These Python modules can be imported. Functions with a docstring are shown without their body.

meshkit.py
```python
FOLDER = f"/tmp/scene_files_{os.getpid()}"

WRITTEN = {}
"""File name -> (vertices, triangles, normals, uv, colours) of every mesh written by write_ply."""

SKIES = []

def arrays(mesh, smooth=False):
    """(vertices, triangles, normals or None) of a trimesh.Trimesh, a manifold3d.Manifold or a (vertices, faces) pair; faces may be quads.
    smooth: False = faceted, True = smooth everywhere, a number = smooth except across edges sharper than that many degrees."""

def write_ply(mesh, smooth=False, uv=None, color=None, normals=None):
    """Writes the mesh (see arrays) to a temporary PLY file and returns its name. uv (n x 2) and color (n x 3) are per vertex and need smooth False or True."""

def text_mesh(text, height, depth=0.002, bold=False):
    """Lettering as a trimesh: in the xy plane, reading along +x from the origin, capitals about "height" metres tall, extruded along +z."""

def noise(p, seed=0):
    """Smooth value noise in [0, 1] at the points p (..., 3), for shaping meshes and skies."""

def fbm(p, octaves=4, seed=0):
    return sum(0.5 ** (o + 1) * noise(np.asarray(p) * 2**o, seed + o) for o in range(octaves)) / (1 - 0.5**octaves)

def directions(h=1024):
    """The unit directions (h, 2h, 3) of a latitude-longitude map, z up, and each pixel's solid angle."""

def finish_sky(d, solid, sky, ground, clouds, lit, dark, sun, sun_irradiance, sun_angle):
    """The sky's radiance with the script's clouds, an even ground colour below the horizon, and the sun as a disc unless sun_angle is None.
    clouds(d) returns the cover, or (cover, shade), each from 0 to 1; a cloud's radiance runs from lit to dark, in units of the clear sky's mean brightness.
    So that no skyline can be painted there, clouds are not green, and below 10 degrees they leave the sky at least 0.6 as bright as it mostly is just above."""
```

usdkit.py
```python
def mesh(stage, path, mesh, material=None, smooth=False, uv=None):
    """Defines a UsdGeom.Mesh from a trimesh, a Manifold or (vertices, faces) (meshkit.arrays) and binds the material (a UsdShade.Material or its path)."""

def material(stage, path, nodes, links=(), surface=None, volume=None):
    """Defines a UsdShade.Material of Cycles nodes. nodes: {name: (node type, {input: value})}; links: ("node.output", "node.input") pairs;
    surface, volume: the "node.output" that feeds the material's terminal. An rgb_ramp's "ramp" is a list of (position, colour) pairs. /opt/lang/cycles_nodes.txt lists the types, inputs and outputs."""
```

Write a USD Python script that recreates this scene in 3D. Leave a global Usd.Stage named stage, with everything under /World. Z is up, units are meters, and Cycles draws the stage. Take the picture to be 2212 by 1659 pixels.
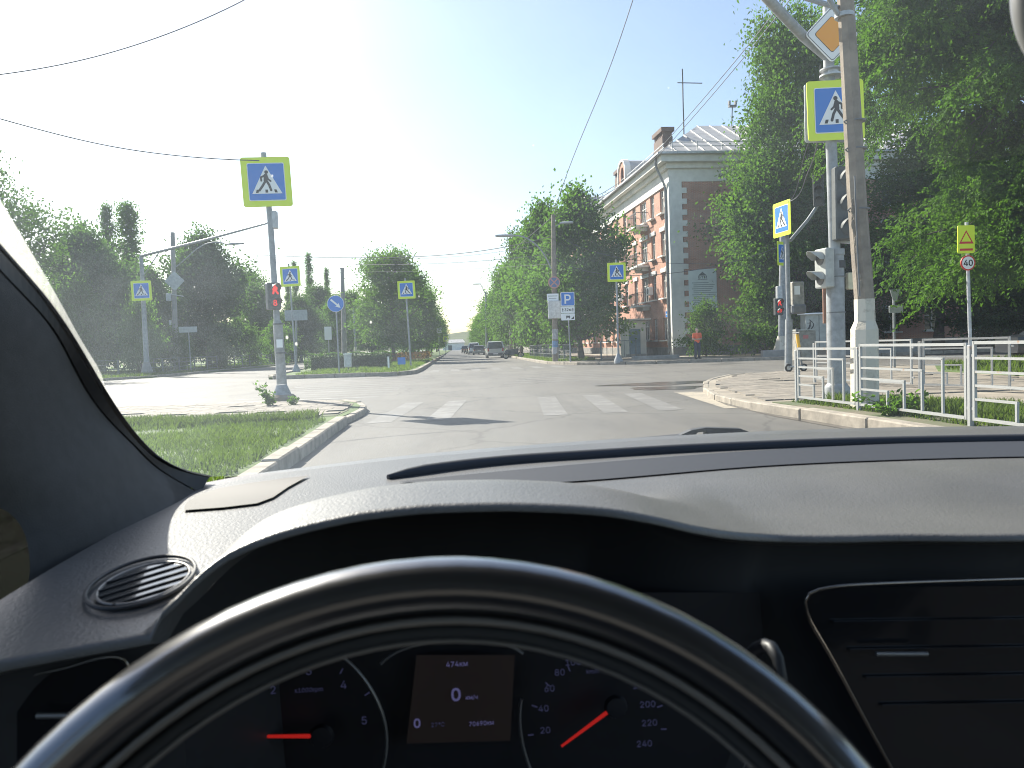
import math, random
import numpy as np
import trimesh, usdkit, meshkit, manifold3d
from shapely.geometry import Polygon, LineString, Point, box as sbox
from shapely.ops import unary_union
from shapely import affinity
from pxr import Usd, UsdGeom, UsdLux, UsdShade, Gf, Sdf, Vt

stage = Usd.Stage.CreateInMemory()
UsdGeom.SetStageUpAxis(stage, UsdGeom.Tokens.z)
UsdGeom.SetStageMetersPerUnit(stage, 1.0)
world = UsdGeom.Xform.Define(stage, '/World')
stage.SetDefaultPrim(world.GetPrim())
UsdGeom.Scope.Define(stage, '/World/Looks')
R = np.random.default_rng(11)
PI = math.pi

# ------------------------------------------------------------------ camera, sky, sun, exposure
FPX, CX, CY, EYE = 1671.0, 1106.0, 829.5, 1.3          # photograph measured on a 2212 x 1659 grid
YAW, PITCH, ROLL = math.radians(4.0344), math.radians(2.8737), math.radians(2.1)
fw = np.array([math.sin(YAW) * math.cos(PITCH), math.cos(YAW) * math.cos(PITCH), -math.sin(PITCH)])
r0 = np.array([math.cos(YAW), -math.sin(YAW), 0.0]); u0 = np.cross(r0, fw)
up = u0 * math.cos(ROLL) + r0 * math.sin(ROLL); rt = r0 * math.cos(ROLL) - u0 * math.sin(ROLL)
cam = UsdGeom.Camera.Define(stage, '/World/camera')
m4 = Gf.Matrix4d(*rt, 0, *up, 0, *(-fw), 0, 0, 0, EYE, 1)
cam.AddTransformOp().Set(m4)
FL = 4.3
cam.CreateFocalLengthAttr(FL); cam.CreateHorizontalApertureAttr(FL * 2212 / FPX); cam.CreateVerticalApertureAttr(FL * 1659 / FPX)
cam.CreateFStopAttr(2.2); cam.CreateFocusDistanceAttr(9.0)
cam.CreateClippingRangeAttr(Gf.Vec2f(0.02, 20000))
cam.CreateExposureAttr(1.45)

SUN = np.array([-0.60, 0.80, 0.0]); ELEV = math.radians(37)
SUN = np.array([SUN[0] * math.cos(ELEV), SUN[1] * math.cos(ELEV), math.sin(ELEV)])
dome = UsdLux.DomeLight.Define(stage, '/World/sky')
skym = usdkit.material(stage, '/World/Looks/sky', {
    't': ('sky_texture', {'sky_type': 'single_scattering', 'sun_disc': False, 'sun_elevation': ELEV, 'sun_rotation': math.atan2(SUN[0], SUN[1]),
                          'air_density': 1.0, 'aerosol_density': 1.3, 'ozone_density': 1.0, 'altitude': 80.0}),
    'b': ('background_shader', {'strength': 0.074})}, [('t.color', 'b.color')], surface='b.background')
UsdShade.MaterialBindingAPI.Apply(dome.GetPrim()).Bind(skym)
dome.GetPrim().SetCustomDataByKey('kind', 'structure')
sun = UsdLux.DistantLight.Define(stage, '/World/sun')
sun.CreateIntensityAttr(1.25); sun.CreateAngleAttr(0.53); sun.CreateNormalizeAttr(True); sun.CreateColorAttr(Gf.Vec3f(1.0, 0.94, 0.84))
zx = SUN; xx = np.cross([0, 0, 1.0], zx); xx /= np.linalg.norm(xx); yx = np.cross(zx, xx)
sun.AddTransformOp().Set(Gf.Matrix4d(*xx, 0, *yx, 0, *zx, 0, 0, 0, 50, 1))

def ray(px, py): return fw + rt * (px - CX) / FPX - up * (py - CY) / FPX
def at(px, py, Y):                                       # the point a distance Y ahead on the line of sight
    d = ray(px, py); return np.array([0, 0, EYE]) + d * (Y / d[1])
def gp(px, py, z=0.0):                                   # the point at height z on the line of sight
    d = ray(px, py); return np.array([0, 0, EYE]) + d * ((z - EYE) / d[2])

# ------------------------------------------------------------------ naming and definition helpers
COUNT = {}
def numbered(path):
    n = COUNT.get(path, 0); COUNT[path] = n + 1
    return path if n == 0 else f'{path}_{n:03d}'
def tag(prim, label=None, cat=None, group=None, kind=None):
    for k, v in (('label', label), ('category', cat), ('group', group), ('kind', kind)):
        if v: prim.SetCustomDataByKey(k, v)
    return prim
def thing(name, label, cat, loc=(0, 0, 0), rz=0.0, group=None, kind=None, scale=None, lean=None):
    x = UsdGeom.Xform.Define(stage, numbered('/World/' + name))
    x.AddTranslateOp().Set(Gf.Vec3d(*map(float, loc)))
    if lean: x.AddRotateYOp().Set(float(lean))
    if rz: x.AddRotateZOp().Set(math.degrees(rz))
    if scale is not None: x.AddScaleOp().Set(Gf.Vec3f(*([float(scale)] * 3 if np.ndim(scale) == 0 else map(float, scale))))
    return tag(x.GetPrim(), label, cat, group, kind)
def solo(name, mesh, mat, label=None, cat=None, group=None, kind=None, smooth=30):
    m = usdkit.mesh(stage, numbered('/World/' + name), mesh.get() if isinstance(mesh, MB) else mesh, mat, smooth=smooth)
    return tag(m.GetPrim(), label, cat, group, kind)
def part(parent, name, mesh, mat, label=None, smooth=30, kind=None):
    m = usdkit.mesh(stage, numbered(f'{parent.GetPath()}/{name}'), mesh.get() if isinstance(mesh, MB) else mesh, mat, smooth=smooth)
    return tag(m.GetPrim(), label, None, None, kind)
def proto(name):
    p = stage.CreateClassPrim('/World/' + name + '_pattern'); return p
def copy_of(p, name, label, cat, loc, rz=0.0, group=None, scale=None, lean=None):
    o = thing(name, label, cat, loc, rz, group, None, scale, lean)
    o.GetReferences().AddInternalReference(p.GetPath()); o.SetInstanceable(True)
    return o

# ------------------------------------------------------------------ geometry helpers
BOXV = np.array([[x, y, z] for x in (-.5, .5) for y in (-.5, .5) for z in (-.5, .5)])
BOXF = np.array([[0, 1, 3], [0, 3, 2], [4, 6, 7], [4, 7, 5], [0, 4, 5], [0, 5, 1], [2, 3, 7], [2, 7, 6], [0, 2, 6], [0, 6, 4], [1, 5, 7], [1, 7, 3]])
def rotz(a): c, s = math.cos(a), math.sin(a); return np.array([[c, -s, 0], [s, c, 0], [0, 0, 1]])
def rotx(a): c, s = math.cos(a), math.sin(a); return np.array([[1, 0, 0], [0, c, -s], [0, s, c]])
def roty(a): c, s = math.cos(a), math.sin(a); return np.array([[c, 0, s], [0, 1, 0], [-s, 0, c]])
class MB:
    def __init__(s): s.v, s.f, s.n = [], [], 0
    def add(s, v, f):
        v = np.asarray(v, float); s.v.append(v); s.f.append(np.asarray(f, int) + s.n); s.n += len(v); return s
    def tm(s, m, T=None, t=(0, 0, 0)):
        v = np.asarray(m.vertices); v = v @ T.T if T is not None else v
        return s.add(v + np.asarray(t), m.faces)
    def box(s, c, d, T=None):
        v = BOXV * np.asarray(d); v = v @ T.T if T is not None else v
        return s.add(v + np.asarray(c), BOXF)
    def rbox(s, c, d, r, T=None):                        # box with chamfered edges
        d = np.asarray(d, float); pts = np.vstack([BOXV * (d - 2 * r * (1 - np.eye(3)[k])) for k in range(3)])
        h = trimesh.convex.convex_hull(pts); return s.tm(h, T, c)
    def bar(s, a, b, w, h=None):                         # square bar from a to b
        a, b = np.asarray(a, float), np.asarray(b, float); L = np.linalg.norm(b - a); x = (b - a) / L
        ref = np.array([0, 0, 1.0]) if abs(x[2]) < .9 else np.array([0, 1.0, 0])
        y = np.cross(ref, x); y /= np.linalg.norm(y); z = np.cross(x, y)
        return s.box((a + b) / 2, (L, w, h or w), np.stack([x, y, z], 1))
    def tube(s, P, r, n=8, cap=True):
        P = np.asarray(P, float); r = np.broadcast_to(np.asarray(r, float), len(P))
        T = np.gradient(P, axis=0); T /= np.linalg.norm(T, axis=1, keepdims=True)
        ref = np.array([0, 0, 1.0]) if abs(T[0][2]) < .9 else np.array([1.0, 0, 0])
        N = np.cross(T[0], ref); N /= np.linalg.norm(N); a = np.arange(n) * 2 * PI / n
        rings = []
        for i in range(len(P)):
            N = N - T[i] * (N @ T[i]); N /= np.linalg.norm(N); B = np.cross(T[i], N)
            rings.append(P[i] + r[i] * (np.cos(a)[:, None] * N + np.sin(a)[:, None] * B))
        v = np.vstack(rings); k = len(P); i, j = np.meshgrid(np.arange(k - 1), np.arange(n), indexing='ij'); i, j = i.ravel(), j.ravel(); jn = (j + 1) % n
        f = np.vstack([np.stack([i * n + j, (i + 1) * n + jn, i * n + jn], 1), np.stack([i * n + j, (i + 1) * n + j, (i + 1) * n + jn], 1)])
        f = f[:, ::-1]
        if cap:
            v = np.vstack([v, P[:1], P[-1:]]); b = np.arange(n); bn = (b + 1) % n
            f = np.vstack([f, np.stack([np.full(n, k * n), bn, b], 1)[:, ::-1] * 1, np.stack([np.full(n, k * n + 1), (k - 1) * n + b, (k - 1) * n + bn], 1)[:, ::-1]])
        return s.add(v, f)
    def lathe(s, prof, n=16, T=None, t=(0, 0, 0)):       # (r, z) profile about z
        prof = np.asarray(prof, float)
        m = trimesh.creation.revolve(prof, sections=n); return s.tm(m, T, t)
    def poly(s, p, h, T=None, t=(0, 0, 0)):
        for g in getattr(p, 'geoms', [p]):
            if g.is_empty or g.area < 1e-9: continue
            s.tm(trimesh.creation.extrude_polygon(g, h, engine='earcut'), T, t)
        return s
    def grid(s, V, closed=False):
        V = np.asarray(V, float); a, b, _ = V.shape
        i, j = np.meshgrid(np.arange(a - 1), np.arange(b - 1), indexing='ij'); i, j = i.ravel(), j.ravel()
        q = np.stack([i * b + j, (i + 1) * b + j, (i + 1) * b + j + 1, i * b + j + 1], 1)
        return s.add(V.reshape(-1, 3), np.vstack([q[:, [0, 1, 2]], q[:, [0, 2, 3]]]))
    def get(s): return np.vstack(s.v), np.vstack(s.f)
SIGN = np.array([[1, 0, 0], [0, 0, -1], [0, 1, 0.0]])     # flat drawing (x right, y up, z towards the viewer) stood upright facing -y
def rrect(w, h, r): return sbox(-w / 2 + r, -h / 2 + r, w / 2 - r, h / 2 - r).buffer(r, quad_segs=4)
def curve(pts, n=24):                                    # smooth curve through points
    from scipy.interpolate import CubicSpline
    pts = np.asarray(pts, float); d = np.r_[0, np.cumsum(np.linalg.norm(np.diff(pts, axis=0), axis=1))]
    return CubicSpline(d, pts)(np.linspace(0, d[-1], n))
def body(chains, edge=.02, it=12):                       # one continuous figure from chains of (point, radius)
    ms = []
    for ch in chains:
        for (p, a), (q, b) in zip(ch[:-1], ch[1:]):
            A = manifold3d.Manifold.sphere(a, 16).translate(tuple(map(float, p))); B = manifold3d.Manifold.sphere(b, 16).translate(tuple(map(float, q)))
            ms.append(manifold3d.Manifold.batch_hull([A, B]))
    m = manifold3d.Manifold.batch_boolean(ms, manifold3d.OpType.Add).refine_to_length(edge).to_mesh()
    t = trimesh.Trimesh(m.vert_properties[:, :3], m.tri_verts, process=True)
    trimesh.smoothing.filter_taubin(t, iterations=it); return t

# ------------------------------------------------------------------ materials
MATS = {}
def mat(name, col, rough=.6, metal=0.0, var=0.0, scale=6.0, bump=0.0, bscale=None, col2=None, coat=0.0, emit=None, spec=.5, rand=0.0, detail=4.0, lo=.35, hi=.68):
    if name in MATS: return MATS[name]
    col = np.asarray(col, float); n = {'p': ('principled_bsdf', {'base_color': col, 'roughness': rough, 'metallic': metal, 'coat_weight': coat, 'specular_ior_level': spec})}; L = []
    if emit is not None: n['p'][1].update({'emission_color': np.asarray(emit[0], float), 'emission_strength': emit[1]})
    if var or col2 is not None:
        a = np.asarray(col2, float) if col2 is not None else col * (1 - var)
        n['g'] = ('texture_coordinate', {}); n['n'] = ('noise_texture', {'scale': scale, 'detail': detail, 'roughness': .62})
        n['r'] = ('rgb_ramp', {'ramp': [(lo, tuple(a)), (hi, tuple(col if col2 is not None else np.minimum(col * (1 + var), .95)))]})
        L += [('g.object', 'n.vector'), ('n.fac', 'r.fac')]
        src = 'r.color'
        if rand:
            n['o'] = ('object_info', {}); n['mr'] = ('map_range', {'from_min': 0.0, 'from_max': 1.0, 'to_min': 1 - rand, 'to_max': 1 + rand})
            n['h'] = ('hsv', {}); L += [('o.random', 'mr.value'), ('mr.result', 'h.value'), (src, 'h.color')]; src = 'h.color'
        L.append((src, 'p.base_color'))
    if bump:
        n['g'] = ('texture_coordinate', {}); n['bn'] = ('noise_texture', {'scale': bscale or scale * 6, 'detail': 5.0, 'roughness': .6})
        n['b'] = ('bump', {'strength': min(1.0, bump), 'distance': .01}); L += [('g.object', 'bn.vector'), ('bn.fac', 'b.height'), ('b.normal', 'p.normal')]
    MATS[name] = usdkit.material(stage, '/World/Looks/' + name, n, L, surface='p.BSDF'); return MATS[name]
def custom(name, n, L, surface, volume=None):
    MATS[name] = usdkit.material(stage, '/World/Looks/' + name, n, L, surface=surface, volume=volume); return MATS[name]

def leaf_mat(name, dark, light, trans=.35):
    dark, light = np.array(dark), np.array(light)
    return custom(name, {'g': ('geometry', {}), 'n': ('noise_texture', {'scale': .55, 'detail': 3.0}), 'w': ('white_noise_texture', {'dimensions': '1D'}),
        'a': ('math', {'math_type': 'multiply_add', 'value2': .55, 'value3': -.1}), 'a2': ('math', {'math_type': 'multiply_add', 'value2': .5}),
        'r': ('rgb_ramp', {'ramp': [(0.1, tuple(dark)), (.75, tuple(light)), (1.0, tuple(light * [1.25, 1.1, .8]))]}),
        'o': ('object_info', {}), 'mr': ('map_range', {'to_min': .8, 'to_max': 1.2}), 'h': ('hsv', {}),
        'p': ('principled_bsdf', {'roughness': .7, 'specular_ior_level': .12}), 't': ('translucent_bsdf', {}), 'tc': ('mix_color', {'blend_type': 'multiply', 'fac': 1.0, 'b': np.array([1.35, 1.5, .6])}),
        'm': ('mix_closure', {'fac': trans})},
        [('g.random_per_island', 'a.value1'), ('g.position', 'n.vector'), ('n.fac', 'a2.value1'), ('a.value', 'a2.value3'), ('a2.value', 'r.fac'), ('r.color', 'h.color'), ('o.random', 'mr.value'), ('mr.result', 'h.value'),
         ('h.color', 'p.base_color'), ('h.color', 'tc.a'), ('tc.result', 't.color'), ('p.BSDF', 'm.closure1'), ('t.BSDF', 'm.closure2')], 'm.closure')
LEAF_MID = leaf_mat('leaf_mid', [.06, .12, .03], [.15, .25, .06], .5)
LEAF_LIGHT = leaf_mat('leaf_light', [.062, .12, .028], [.15, .245, .06], .5)
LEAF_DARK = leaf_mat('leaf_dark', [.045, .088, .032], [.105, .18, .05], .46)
LEAF_ACACIA = leaf_mat('leaf_locust', [.05, .105, .02], [.14, .235, .04], .48)
GRASSM = leaf_mat('grass_blades', [.085, .125, .035], [.17, .23, .07], .4)
BARK = mat('bark', [.09, .075, .06], .9, var=.5, scale=5, bump=.8, bscale=22)

def asphalt():
    return custom('asphalt', {'g': ('geometry', {}), 'n1': ('noise_texture', {'scale': .16, 'detail': 5.0, 'roughness': .6}), 'n2': ('noise_texture', {'scale': 55.0, 'detail': 3.0, 'roughness': .7}),
        'r1': ('rgb_ramp', {'ramp': [(.3, (.078, .074, .068)), (.7, (.125, .119, .108))]}), 'r2': ('rgb_ramp', {'ramp': [(.32, (.62, .62, .62)), (.68, (1.3, 1.28, 1.24))]}),
        'mx': ('mix_color', {'blend_type': 'multiply', 'fac': .8, 'use_clamp': False}),
        'v': ('voronoi_texture', {'feature': 'distance_to_edge', 'scale': .22, 'detail': 1.0}), 'nd': ('noise_texture', {'scale': 1.6, 'detail': 4.0}), 'va': ('vector_math', {'math_type': 'multiply_add', 'vector2': np.array([.7, .7, .7])}),
        'vr': ('rgb_ramp', {'ramp': [(0.0, (.35, .34, .33)), (.006, (.45, .45, .44)), (.012, (1, 1, 1))]}), 'mx2': ('mix_color', {'blend_type': 'multiply', 'fac': .5}),
        'mt': ('mapping', {'scale': np.array([1.0, .18, 1.0])}), 'n3': ('noise_texture', {'scale': 1.1, 'detail': 5.0, 'roughness': .65}), 'r3': ('rgb_ramp', {'ramp': [(.34, (.78, .78, .79)), (.5, (1, 1, 1)), (.66, (1.1, 1.09, 1.07))]}), 'mx3': ('mix_color', {'blend_type': 'multiply', 'fac': .9, 'use_clamp': False}), 'b': ('bump', {'strength': .55, 'distance': .006}), 'vv': ('voronoi_texture', {'scale': 95.0}),
        'p': ('principled_bsdf', {'roughness': .72, 'specular_ior_level': .4})},
        [('g.position', 'n1.vector'), ('g.position', 'n2.vector'), ('n1.fac', 'r1.fac'), ('n2.fac', 'r2.fac'), ('r1.color', 'mx.a'), ('r2.color', 'mx.b'),
         ('g.position', 'nd.vector'), ('nd.color', 'va.vector1'), ('g.position', 'va.vector3'), ('va.vector', 'v.vector'), ('v.distance', 'vr.fac'), ('mx.result', 'mx2.a'), ('vr.color', 'mx2.b'),
         ('g.position', 'vv.vector'), ('vv.distance', 'b.height'), ('b.normal', 'p.normal'), ('g.position', 'mt.vector'), ('mt.vector', 'n3.vector'), ('n3.fac', 'r3.fac'), ('mx2.result', 'mx3.a'), ('r3.color', 'mx3.b'), ('mx3.result', 'p.base_color')], 'p.BSDF')
ASPHALT = asphalt()
def worn(name, col, wear, scale=1.4, under=(.1, .096, .09)):   # paint worn through to the asphalt
    return custom(name, {'g': ('geometry', {}), 'n': ('noise_texture', {'scale': scale, 'detail': 6.0, 'roughness': .75}), 'n2': ('noise_texture', {'scale': 40.0, 'detail': 3.0}), 'a': ('math', {'math_type': 'multiply_add', 'value2': .5}),
        'r': ('rgb_ramp', {'ramp': [(wear, tuple(under)), (wear + .12, tuple(col))]}), 'p': ('principled_bsdf', {'roughness': .75})},
        [('g.position', 'n.vector'), ('g.position', 'n2.vector'), ('n2.fac', 'a.value1'), ('n.fac', 'a.value3'), ('a.value', 'r.fac'), ('r.color', 'p.base_color')], 'p.BSDF')
PAINT_W = worn('road_paint_white', [.16, .156, .149], .7)
PAINT_F = worn('road_paint_faded', [.148, .144, .137], .74)
PAINT_B = worn('road_paint_beige', [.30, .26, .2], .6)
SOIL = mat('soil', [.14, .11, .08], .95, col2=[.06, .085, .03], scale=.9, bump=.6, bscale=30)
LAWN = mat('lawn', [.085, .13, .03], .95, col2=[.05, .085, .02], scale=.7, bump=.7, bscale=40)
PAVE = mat('paving_base', [.22, .19, .15], .9, var=.3, scale=1.2, bump=.3)
TILE = [mat(f'paving_tile_{k}', c, .85, var=.22, scale=5, bump=.35, bscale=60) for k, c in zip('abc', ([.175, .153, .127], [.155, .137, .114], [.195, .17, .14]))]
KERB = mat('kerb_stone', [.25, .22, .18], .9, var=.28, scale=4, bump=.5, bscale=50)
CONC = mat('concrete', [.27, .225, .175], .9, col2=[.15, .125, .10], scale=3, bump=.7, bscale=26)
CONC_L = mat('pole_concrete', [.29, .28, .26], .85, col2=[.2, .195, .185], scale=2.5, bump=.3)
WHITEWASH = mat('whitewash', [.52, .48, .40], .85, col2=[.30, .265, .215], scale=5, bump=.6, bscale=22, lo=.3, hi=.45)
STEEL = mat('grey_painted_steel', [.25, .265, .275], .5, var=.22, scale=6, bump=.15)
STEEL_D = mat('dark_steel', [.10, .105, .11], .55, var=.25, scale=5)
STEEL_G = mat('galvanised_steel', [.42, .43, .44], .42, metal=.35, var=.2, scale=7)
FENCEW = mat('barrier_paint', [.30, .305, .30], .5, col2=[.30, .17, .09], scale=7, bump=.3, lo=.27, hi=.36)
FENCED = mat('fence_paint_dark', [.10, .115, .115], .6, var=.3, scale=6)
YEL = mat('sign_yellow', [.66, .80, .02], .45)
BLUE = mat('sign_blue', [.01, .165, .56], .4)
WHITE = mat('sign_white', [.78, .78, .77], .5)
BLACK = mat('sign_black', [.015, .015, .017], .5)
RED = mat('sign_red', [.55, .025, .02], .45)
ORANGE = mat('sign_orange', [.85, .33, .01], .4)
SIGNBACK = mat('sign_back', [.36, .38, .38], .5, metal=.3, var=.15)
LIGHTBOX = mat('signal_housing', [.055, .06, .058], .55, var=.25)
LIGHTGREY = mat('signal_housing_grey', [.34, .35, .33], .5, var=.15)
LENS = mat('signal_lens_off', [.05, .05, .05], .25)
REDLIT = mat('signal_red_lit', [.5, .02, .02], .3, emit=([1, .04, .03], .28))
WIREM = mat('wire', [.05, .05, .055], .6)
def brick(name, c1, c2, mortar):
    return custom(name, {'g': ('texture_coordinate', {}), 's': ('separate_xyz', {}), 'ad': ('math', {'math_type': 'add'}), 'c': ('combine_xyz', {}), 'b': ('brick_texture', {'color1': np.array(c1), 'color2': np.array(c2), 'mortar': np.array(mortar), 'scale': 1.0, 'mortar_size': .012, 'brick_width': .26, 'row_height': .078, 'bias': -.2}),
        'n': ('noise_texture', {'scale': .7, 'detail': 6.0, 'roughness': .65}), 'r': ('rgb_ramp', {'ramp': [(.3, (.72, .72, .72)), (.7, (1.18, 1.14, 1.1))]}), 'm': ('mix_color', {'blend_type': 'multiply', 'fac': .9}),
        'bp': ('bump', {'strength': .5, 'distance': .01, 'invert': True}), 'p': ('principled_bsdf', {'roughness': .88})},
        [('g.object', 's.vector'), ('s.x', 'ad.value1'), ('s.y', 'ad.value2'), ('ad.value', 'c.x'), ('s.z', 'c.y'), ('c.vector', 'b.vector'), ('g.object', 'n.vector'), ('n.fac', 'r.fac'), ('b.color', 'm.a'), ('r.color', 'm.b'), ('m.result', 'p.base_color'), ('b.fac', 'bp.height'), ('bp.normal', 'p.normal')], 'p.BSDF')
BRICK = brick('red_brick', [.45, .185, .115], [.34, .125, .08], [.40, .33, .27])
PLASTER = mat('white_plaster', [.66, .65, .61], .85, var=.1, scale=1.5, bump=.2)
ROOFM = mat('metal_roof', [.42, .41, .40], .5, metal=.2, var=.18, scale=1.5)
FRAME = mat('window_frame', [.6, .58, .54], .6, var=.15)
PANE = mat('window_pane', [.035, .04, .045], .06, spec=.8)
PLINTH = mat('plinth', [.2, .19, .175], .9, var=.25, scale=2)

# ------------------------------------------------------------------ ground, roads, pavements
def sheet(poly, z):
    m = MB()
    for g in getattr(poly, 'geoms', [poly]):
        v, f = trimesh.creation.triangulate_polygon(g, engine='earcut'); m.add(np.c_[v, np.full(len(v), z)], f)
    return m.get()
solo('ground', sheet(Polygon([(-900, -300), (900, -300), (900, 1500), (-900, 1500)]), -.02), SOIL, kind='structure', smooth=False)
solo('road', sheet(Polygon([(-60, -20), (60, -20), (60, 60), (7, 60), (7, 700), (-60, 700)]), 0.0), ASPHALT, kind='structure', smooth=False)

ISL = {
 'near_median': [(-16, -12), (-2.1, -12), (-2.1, 8), (-2.15, 13.8), (-2.0, 15.6), (-2.15, 17.6), (-2.9, 19.0), (-4.2, 19.6), (-16, 19.9)],
 'far_median': [(-9.6, 40.2), (-7.7, 39.7), (-5.2, 39.0), (-2.75, 38.5), (-2.35, 40), (-2.2, 45), (-2.17, 180), (-2.17, 400), (-14, 400), (-13.8, 120), (-12.6, 75), (-10.2, 48)],
 'left_verge': [(-60, 47.5), (-30, 48.2), (-22.5, 48.8), (-20.2, 53), (-19.6, 60), (-19.2, 80), (-19, 400), (-60, 400)],
 'near_corner': [(5.75, -12), (5.72, 6), (5.58, 10.1), (5.32, 13.3), (5.4, 15.5), (6.0, 18.2), (7.0, 21.2), (8.6, 23.8), (10.5, 24.7), (14, 25.4), (45, 26.2), (45, -12)],
 'far_corner': [(5.9, 400), (5.9, 75), (5.85, 55), (6.0, 49.5), (6.9, 45.2), (8.5, 42.8), (10.5, 41.4), (13, 40.8), (17.5, 40.2), (60, 39.2), (60, 400)]}
def kerb_run(owner, pts, step, w=.16, top=.135, seed=3):
    rg = np.random.default_rng(seed); pts = np.asarray(pts, float); d = np.r_[0, np.cumsum(np.linalg.norm(np.diff(pts, axis=0), axis=1))]
    n = max(1, int(d[-1] / step)); s = np.linspace(0, d[-1], n + 1)
    P = np.stack([np.interp(s, d, pts[:, k]) for k in (0, 1)], 1)
    for a, b in zip(P[:-1], P[1:]):
        t = (b - a) / np.linalg.norm(b - a); nrm = np.array([-t[1], t[0]]); g = .012
        a2, b2 = a + t * g, b - t * g; o = rg.normal(0, .006); z = top + rg.normal(0, .006)
        c = np.r_[(a2 + b2) / 2 - nrm * (w / 2 - .02 + o), z / 2 - .05]
        x = np.r_[t, 0]; y = np.r_[nrm, 0]
        part(owner, 'kerb_stone', MB().rbox(c, (np.linalg.norm(b2 - a2), w, z + .1), .018, np.stack([x, y, [0, 0, 1]], 1)), KERB, smooth=False)
def island(name, key, base, z=.115):
    o = thing(name, None, None, kind='structure')
    part(o, 'surface', MB().poly(Polygon(ISL[key]).buffer(-.02), z + .05, None, (0, 0, -.05)), base, smooth=False)
    return o
nm = island('median', 'near_median', LAWN)
fm = island('median', 'far_median', LAWN)
lv = island('verge', 'left_verge', LAWN)
nc = island('pavement', 'near_corner', PAVE)
fc = island('pavement', 'far_corner', PAVE)
# kerbs run with the road on their left-hand side
kerb_run(nm, [(-2.1, 4), (-2.1, 8), (-2.15, 13.8)], 1.0, w=.2, top=.16)
kerb_run(nm, [(-2.15, 13.8), (-2.0, 15.6), (-2.15, 17.6), (-2.9, 19.0), (-4.2, 19.6), (-16, 19.9)], 1.0, w=.14, top=.122)
kerb_run(fm, [(-2.17, 130), (-2.2, 45), (-2.35, 40), (-2.75, 38.5), (-5.2, 39), (-7.7, 39.7), (-9.6, 40.2), (-10.2, 48), (-12.6, 75)][::-1], 1.6, w=.2, top=.2)
kerb_run(lv, [(-45, 47.8), (-30, 48.2), (-22.5, 48.8), (-20.2, 53), (-19.6, 60), (-19.2, 110)][::-1], 2.0, w=.2, top=.17)
kerb_run(nc, [(5.72, 3), (5.72, 6), (5.58, 10.1), (5.32, 13.3)][::-1], 1.55, w=.22, top=.17)
kerb_run(nc, [(5.32, 13.3), (5.4, 15.5), (6.0, 18.2), (7.0, 21.2), (8.6, 23.8), (10.5, 24.7), (14, 25.4), (45, 26.2)][::-1], 1.2, w=.14, top=.128)
kerb_run(fc, [(5.9, 130), (5.9, 75), (5.85, 55), (6.0, 49.5), (6.9, 45.2), (8.5, 42.8), (10.5, 41.4), (13, 40.8), (17.5, 40.2), (50, 39.4)], 1.7, w=.2, top=.17)
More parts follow.
